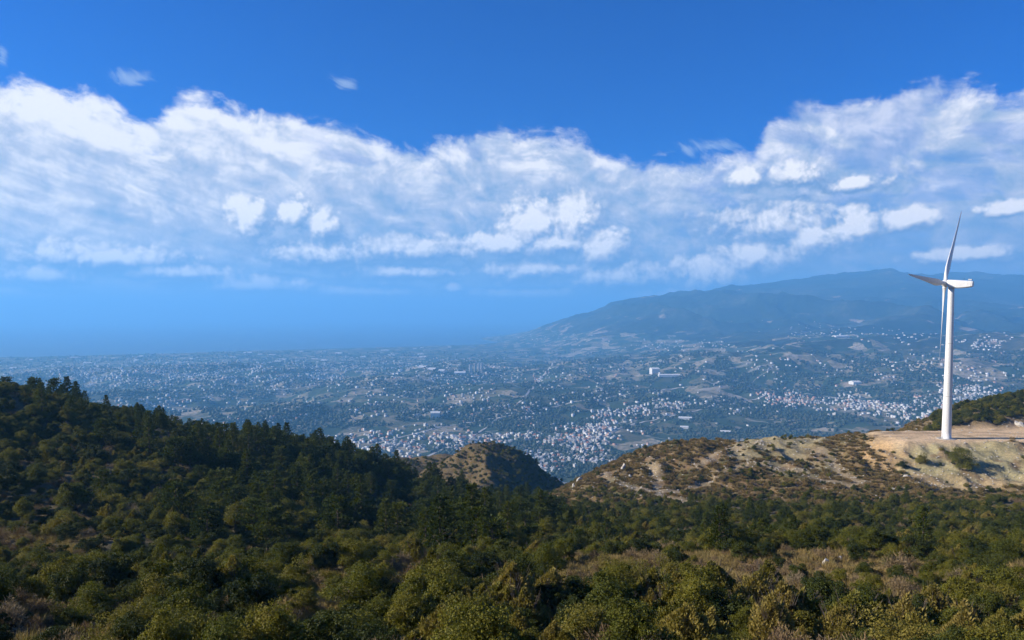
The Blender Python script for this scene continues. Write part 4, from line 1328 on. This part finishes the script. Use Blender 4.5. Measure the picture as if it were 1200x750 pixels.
m_house = new_mat('house_render')
oi = node('ShaderNodeObjectInfo')
out(principled(ramp(S(oi.outputs['Random']), [(0.0, (0.26, 0.25, 0.23)), (0.35, (0.42, 0.40, 0.37)), (0.7, (0.55, 0.54, 0.52)), (0.85, (0.46, 0.38, 0.30)), (1.0, (0.68, 0.67, 0.66))]), 0.85, 0.2))
m_flat = new_mat('flat_roof'); out(principled(ramp(noise(position(), 0.05, 3), [(0.35, (0.38, 0.37, 0.36)), (0.65, (0.62, 0.61, 0.60))]), 0.9, 0.1))
m_tile = new_mat('red_roof_tiles'); out(principled(ramp(noise(position(), 0.05, 3), [(0.3, (0.26, 0.10, 0.06)), (0.7, (0.38, 0.17, 0.10))]), 0.9, 0.1))
m_col = new_mat('distant_houses'); out(principled(attr('tone'), 0.85, 0.2))
m_glass = new_mat('window_glass'); out(principled((0.05, 0.06, 0.08), 0.15, 0.6))


def boxes(lst):
    v = []; f = []
    for b_ in lst:
        a, q = boxv(*b_); f += [tuple(i + len(v) for i in t) for t in q]; v += a
    return v, f


# house shapes, 10 m square, unit-height storeys scaled per house
v, f = boxes([(0, 0, 3.2, 10, 10, 7.4)]); W_FLAT = pymesh('house_walls', v, f, False); W_FLAT.materials.append(m_house)
v, f = boxes([(0, 0, 7.02, 10.5, 10.5, 0.3), (0, 5.1, 7.45, 10.5, 0.3, 0.6), (0, -5.1, 7.45, 10.5, 0.3, 0.6), (5.1, 0, 7.45, 0.3, 9.9, 0.6), (-5.1, 0, 7.45, 0.3, 9.9, 0.6), (2.2, 1.5, 8.3, 3.2, 3.2, 2.3)])
R_FLAT = pymesh('house_flat_roof', v, f, False); R_FLAT.materials.append(m_flat)
v, f = boxes([(-1.5, 0, 3.2, 7, 10, 7.4), (3.5, -2, 1.7, 3.0, 6, 4.4)]); W_ELL = pymesh('house_walls_ell', v, f, False); W_ELL.materials.append(m_house)
v, f = boxes([(-1.5, 0, 7.05, 7.5, 10.5, 0.3), (3.6, -2, 4.0, 3.3, 6.5, 0.25), (-2.5, 2, 8.2, 3, 3, 2.2)]); R_ELL = pymesh('house_roof_ell', v, f, False); R_ELL.materials.append(m_flat)
hipv = [(-5.8, -5.8, 6.85), (5.8, -5.8, 6.85), (5.8, 5.8, 6.85), (-5.8, 5.8, 6.85), (-1.6, 0, 9.6), (1.6, 0, 9.6)]
R_HIP = pymesh('house_hip_roof', hipv, [(0, 1, 5, 4), (2, 3, 4, 5), (1, 2, 5), (3, 0, 4), (3, 2, 1, 0)], False); R_HIP.materials.append(m_tile)
vis = clear_of_hills(hx, hy, 3) & (hx > 6) & (hx < 1194)
turb_x = (np.abs(hx - 1111) < 9)
size = np.where(vis & ~turb_x, np.sqrt(hw * hh) / D_, 0)
pick = np.argsort(-size)[:300]
isind = np.zeros(len(X_), bool); isind[pick] = True
part_of = {}
for nm in set(hn[pick]):
    ids = [i for i in pick if hn[i] == nm]
    if len(ids) < 4:
        for j, i in enumerate(sorted(ids, key=lambda i: hx[i])): part_of[i] = '' if len(ids) == 1 else (', leftmost there', ', rightmost there')[j == len(ids) - 1] if j in (0, len(ids) - 1) else ', middle one there'
        continue
    ids.sort(key=lambda i: hy[i]); nrow = max(1, min(4, round(math.sqrt(len(ids) / 6)))); step_ = math.ceil(len(ids) / nrow)
    for r0 in range(nrow):
        row = sorted(ids[r0 * step_:(r0 + 1) * step_], key=lambda i: hx[i]); rw = (['top', 'bottom'] if nrow == 2 else ['top', 'middle', 'bottom'] if nrow == 3 else ['top', 'upper', 'lower', 'bottom'])[r0] if nrow > 1 else 'single'
        ncol = max(1, min(5, round(len(row) / 4)))
        for j, i in enumerate(row):
            cw = [['centre'], ['left', 'right'], ['left', 'centre', 'right'], ['far left', 'left', 'right', 'far right'], ['far left', 'left', 'centre', 'right', 'far right']][ncol - 1][j * ncol // len(row)]
            part_of[i] = f', {rw} {cw}'
for i in pick:
    kd = 2 if hr[i] else int(rt.integers(0, 2))
    wm, rm_ = ((W_FLAT, R_FLAT), (W_ELL, R_ELL), (W_FLAT, R_HIP))[kd]
    o = link('house', wm); o.location = (X_[i], Y_[i], Z_[i]); o.rotation_euler = (0, 0, hrot[i]); o.scale = (hw[i] / 10, hl[i] / 10, hh[i] / 7)
    tag(o, ('red-roofed house ' if kd == 2 else 'pale flat-roofed house ') + hn[i] + part_of.get(i, ''), 'house', ('red-roofed houses ' if kd == 2 else 'pale houses ') + hn[i])
    link('roof', rm_, None, o)
# all further houses
bv, bf, bc = [], [], []
for i in np.where(~isind)[0]:
    a, q = boxv(0, 0, hh[i] / 2 - 1, hw[i], hl[i], hh[i] + 2)
    c_, s_ = math.cos(hrot[i]), math.sin(hrot[i]); o_ = len(bv)
    bv += [(X_[i] + x * c_ - y * s_, Y_[i] + x * s_ + y * c_, Z_[i] + z) for x, y, z in a]
    t_ = tone_[i]; lo_ = (t_, t_ * .98, t_ * .95); up_ = (.36, .18, .12) if hr[i] else (t_ * .9, t_ * .9, t_ * .9)
    bc += [lo_] * 4 + [up_] * 4
    bf += [tuple(j + o_ for j in t) for t in q[1:]]
me = mesh_np('distant_houses', bv, bf, False); vcol(me, 'tone', np.array(bc))
tag(link('distant_houses', me, m_col), 'mass of tiny pale houses spread over plain and foothills', 'houses', kind='stuff')


def block(name, px, py, wpx, hpx, label, cat, group, mat_body, depth_ratio=0.7, rot=0.2, floors=14):
    x, y, z, k_ = hit([px], [py]); d_ = math.hypot(x[0], y[0]); w_ = wpx / F * d_; h_ = hpx / F * d_
    root = empty(name, (x[0], y[0], z[0]), rot); tag(root, label, cat, group)
    v, f = boxes([(0, 0, h_ / 2 - 2, w_, w_ * depth_ratio, h_ + 4)]); link('wall', pymesh(name + '_wall', v, f, False), mat_body, root)
    v, f = boxes([(0, 0, h_ + 0.25, w_ + 1, w_ * depth_ratio + 1, 0.5), (0, 0, h_ + 2.0, w_ * .35, w_ * .3, 3.0)]); link('roof', pymesh(name + '_roof', v, f, False), m_flat, root)
    me_ = None
    for j in range(floors):
        zz = h_ * (j + 0.55) / floors
        v, f = boxes([(0, -w_ * depth_ratio / 2 - 0.02, 0, w_ * 0.82, 0.3, h_ / floors * 0.42), (-w_ / 2 - 0.02, 0, 0, 0.3, w_ * depth_ratio * 0.7, h_ / floors * 0.42)])
        if me_ is None: me_ = pymesh(name + '_window_band', v, f, False)
        o = link('window_band', me_, m_glass, root); o.location = (0, 0, zz)
    return root


m_pale = new_mat('pale_facade'); out(principled((0.74, 0.69, 0.62), 0.8, 0.2))
m_pale2 = new_mat('white_facade'); out(principled((0.56, 0.56, 0.55), 0.8, 0.1))
for k_, (px, py, w_, lb) in enumerate(((551.6, 436.4, 2.9, 'leftmost'), (557.0, 435.6, 2.3, 'second from left'), (561.4, 435.2, 2.3, 'third from left'), (564.8, 435.4, 2.3, 'rightmost'))):
    block('tower_block', px, py, w_ * 1.15, 9.8, f'{lb} of four pale tower blocks standing together on the plain', 'tower block', 'four tower blocks on the plain', m_pale)
for k_, (px, py, h_, lb) in enumerate(((58, 450, 7, 'leftmost'), (66, 452, 6, 'second from left'), (75, 454, 9, 'third and tallest'), (83, 454, 6, 'fourth'), (92, 455, 7, 'rightmost'))):
    block('city_high_rise', px, py, 2.4, h_, f'{lb} of five high-rises in the city above the left ridge', 'high-rise', 'high-rises above the left ridge', m_pale2)


def shed(px, py, wpx, dep, h_, rot, label, mat=None, cat='shed', group=None):
    x, y, z, k_ = hit([px], [py]); d_ = math.hypot(x[0], y[0]); w_ = wpx / F * d_
    root = empty('long_shed' if cat == 'shed' else cat.replace(' ', '_'), (x[0], y[0], z[0]), rot); tag(root, label, cat, group)
    v, f = boxes([(0, 0, h_ / 2 - 2, w_, dep, h_ + 4)]); link('wall', pymesh('shed_wall', v, f, False), mat or m_pale2, root)
    rv = [(-w_ / 2 - .5, -dep / 2 - .5, h_), (w_ / 2 + .5, -dep / 2 - .5, h_), (w_ / 2 + .5, dep / 2 + .5, h_), (-w_ / 2 - .5, dep / 2 + .5, h_), (-w_ / 2 - .5, 0, h_ + dep * .14), (w_ / 2 + .5, 0, h_ + dep * .14)]
    link('roof', pymesh('shed_roof', rv, [(0, 1, 5, 4), (2, 3, 4, 5), (1, 2, 5), (3, 0, 4), (3, 2, 1, 0)], False), mat or m_pale2, root)


for a in ((539, 438.6, 13, 60, 12, 0.05, 'long white shed just left of the four tower blocks'), (496, 431, 9, 60, 10, -0.3, 'white shed at the left end of a slanting row'),
          (507, 433.5, 9, 60, 10, -0.3, 'white shed in the middle of a slanting row'), (518, 435, 7, 60, 10, -0.1, 'white shed at the right end of a slanting row'),
          (803, 491, 15, 30, 8, -0.25, 'long white shed among fields in mid valley'), (802, 502, 9, 26, 8, -0.3, 'short white shed nearer than the long one'), (850, 508, 11, 26, 8, -0.25, 'white shed above the crest of the bare hill'),
          (510, 488, 11, 40, 18, 0.1, 'large grey-white hall left above the cone hill'), (767, 438, 9, 60, 30, 0.1, 'big cream hall on the foothill quarry'), (785, 441, 26, 40, 8, -0.05, 'low long cream building right of the big hall'),
          (1002, 449, 9, 50, 10, 0.1, 'white hall above the long white village'), (985, 395, 16, 60, 8, 0.2, 'long white roof on the mountain slope')):
    shed(*a)
gx_ = np.sort(rt.uniform(5, 540, 34)); shore_y = np.interp(gx_, [c[0] for c in COAST], [c[1] for c in COAST])
gy_ = shore_y + rt.uniform(1.5, 14, 34)
gsel = [k_ for k_ in range(34) if hit([gx_[k_]], [gy_[k_]])[3][0] and clear_of_hills(gx_[k_:k_ + 1], gy_[k_:k_ + 1], 2)[0]]
TENS = ['', '', 'twenty', 'thirty']; UNITS = ['', 'first', 'second', 'third', 'fourth', 'fifth', 'sixth', 'seventh', 'eighth', 'ninth', 'tenth', 'eleventh', 'twelfth', 'thirteenth', 'fourteenth', 'fifteenth', 'sixteenth', 'seventeenth', 'eighteenth', 'nineteenth']
for j, k_ in enumerate(gsel):
    n_ = j + 1
    word = 'leftmost' if j == 0 else 'rightmost' if j == len(gsel) - 1 else (UNITS[n_] if n_ < 20 else ('twentieth' if n_ == 20 else 'thirtieth' if n_ == 30 else TENS[n_ // 10] + '-' + UNITS[n_ % 10])) + ' from left'
    shed(gx_[k_], gy_[k_], rt.uniform(3, 9), rt.uniform(25, 60), 5, rt.uniform(-0.15, 0.15), f'long white greenhouse near the shore, {word} of the row along the coast', None, 'greenhouse', 'greenhouses near the shore')

# roads across the valley
m_road = new_mat('pale_road'); out(principled(ramp(noise(position(), 0.03, 3), [(0.3, (0.26, 0.25, 0.235)), (0.7, (0.40, 0.385, 0.36))]), 0.9, 0.1))
for pts, lb in (([(640, 562), (652, 540), (690, 521), (730, 500), (790, 487), (860, 471), (930, 461), (1040, 469), (1180, 462)], 'pale road winding from the town to the white village'),
                ([(440, 520), (520, 500), (600, 487), (680, 470), (760, 459), (860, 446)], 'pale road slanting across the middle of the valley'),
                ([(200, 470), (330, 456), (450, 446), (560, 441), (640, 432), (720, 426)], 'pale road along the coastal plain'),
                ([(490, 540), (560, 508), (606, 474), (632, 446), (650, 424)], 'pale road running away from the town to the shore')):
    ax_ = np.interp(np.linspace(0, len(pts) - 1, 120), range(len(pts)), [q[0] for q in pts]); ay_ = np.interp(np.linspace(0, len(pts) - 1, 120), range(len(pts)), [q[1] for q in pts])
    x, y, z, k_ = hit(ax_, ay_); x, y = x[k_], y[k_]
    for _ in range(6): x[1:-1] = (x[:-2] + x[1:-1] + x[2:]) / 3; y[1:-1] = (y[:-2] + y[1:-1] + y[2:]) / 3
    t_ = np.linspace(0, len(x) - 1, 500); x = np.interp(t_, range(len(x)), x); y = np.interp(t_, range(len(y)), y)
    tx_, ty_ = np.gradient(x), np.gradient(y); ln_ = np.hypot(tx_, ty_) + 1e-6; ox, oy = -ty_ / ln_ * 5.5, tx_ / ln_ * 5.5
    va = np.stack([x + ox, y + oy, far_z(x + ox, y + oy) + 1.3], 1); vb = np.stack([x - ox, y - oy, far_z(x - ox, y - oy) + 1.3], 1)
    i_ = np.arange(len(x) - 1); n_ = len(x)
    tag(link('road', mesh_np('road', np.concatenate([va, vb]), np.stack([i_, i_ + 1, i_ + 1 + n_, i_ + n_], 1)), m_road), label=lb, kind='structure')

# groves of round trees
m_grove = leaf_mat('grove_leaves', [(0.0, (0.012, 0.024, 0.014)), (0.5, (0.022, 0.038, 0.019)), (1.0, (0.042, 0.056, 0.028))], 0.0)
bm = bmesh.new(); bmesh.ops.create_icosphere(bm, subdivisions=2, radius=1.0)
for v_ in bm.verts:
    v_.co *= 1 + 0.35 * perlin(np.array([v_.co.x * 1.7 + 3]), np.array([v_.co.y * 1.7 + v_.co.z]))[0] + random.uniform(-.1, .1); v_.co.z = v_.co.z * 0.9 + 0.6
gme = bpy.data.meshes.new('grove_crown'); bm.to_mesh(gme); bm.free(); gme.materials.append(m_grove)
q = hit([760], [500])
gtree = empty('grove_tree', (q[0][0], q[1][0], q[2][0])); gtree.scale = (4.5, 4.5, 4.5); tag(gtree, 'single round dark tree in the valley fields above the brown hill', 'tree')
gcr = link('crown', gme, None, gtree)
tv, tf = tubes([([(0, 0, -0.3), (0, 0, 0.5)], [0.12, 0.08])], 5); link('trunk', mesh_np('grove_trunk', tv, tf), m_bark, gtree)
tx, ty = rt.uniform(-60, 1260, 52000), rt.uniform(0, 1, 52000) ** 1.0 * 150 + 412
X2, Y2, Z2, ok = hit(tx, ty)
ok &= clear_of_hills(tx, ty, -8)
X2, Y2, Z2 = X2[ok], Y2[ok], Z2[ok]
gk = fbm(X2, Y2, 500, 4) + fbm(X2, Y2, 120, 3) * 0.8
sel_ = gk > -0.02
X2, Y2, Z2 = X2[sel_], Y2[sel_], Z2[sel_]
cover('groves', np.stack([X2, Y2, Z2], 1), rt.uniform(0, 6, len(X2)), rt.uniform(2.6, 5.5, len(X2)) * (1 + np.hypot(X2, Y2) / 9000), np.zeros(len(X2)), [gcr], 'countless small dark trees of the orchards and groves in the valley', 'trees')

# ------------------------------------------------------------------ haze
m_haze = new_mat('haze_air')
hv = node('ShaderNodeVolumePrincipled')
setin(hv, 'Color', (0.19, 0.55, 1.0, 1.0)); setin(hv, 'Density', 9.6e-5); setin(hv, 'Anisotropy', 0.12)
ho = node('ShaderNodeOutputMaterial'); S.t.links.new(hv.outputs[0], ho.inputs['Volume'])
x0, x1, y0, y1, z0, z1 = -SEA_R - 500, SEA_R + 500, -3500, SEA_R + 500, SEA_Z - 80, float(fz.max()) + 25.0
hz = [(x, y, z) for z in (z0, z1) for y in (y0, y1) for x in (x0, x1)]
hf = [(0, 2, 3, 1), (4, 5, 7, 6), (0, 1, 5, 4), (2, 6, 7, 3), (0, 4, 6, 2), (1, 3, 7, 5)]
tag(link('haze', mesh_np('haze', hz, hf, False), m_haze), kind='stuff', label='thin blue haze filling the air over valley and sea', cat='haze')
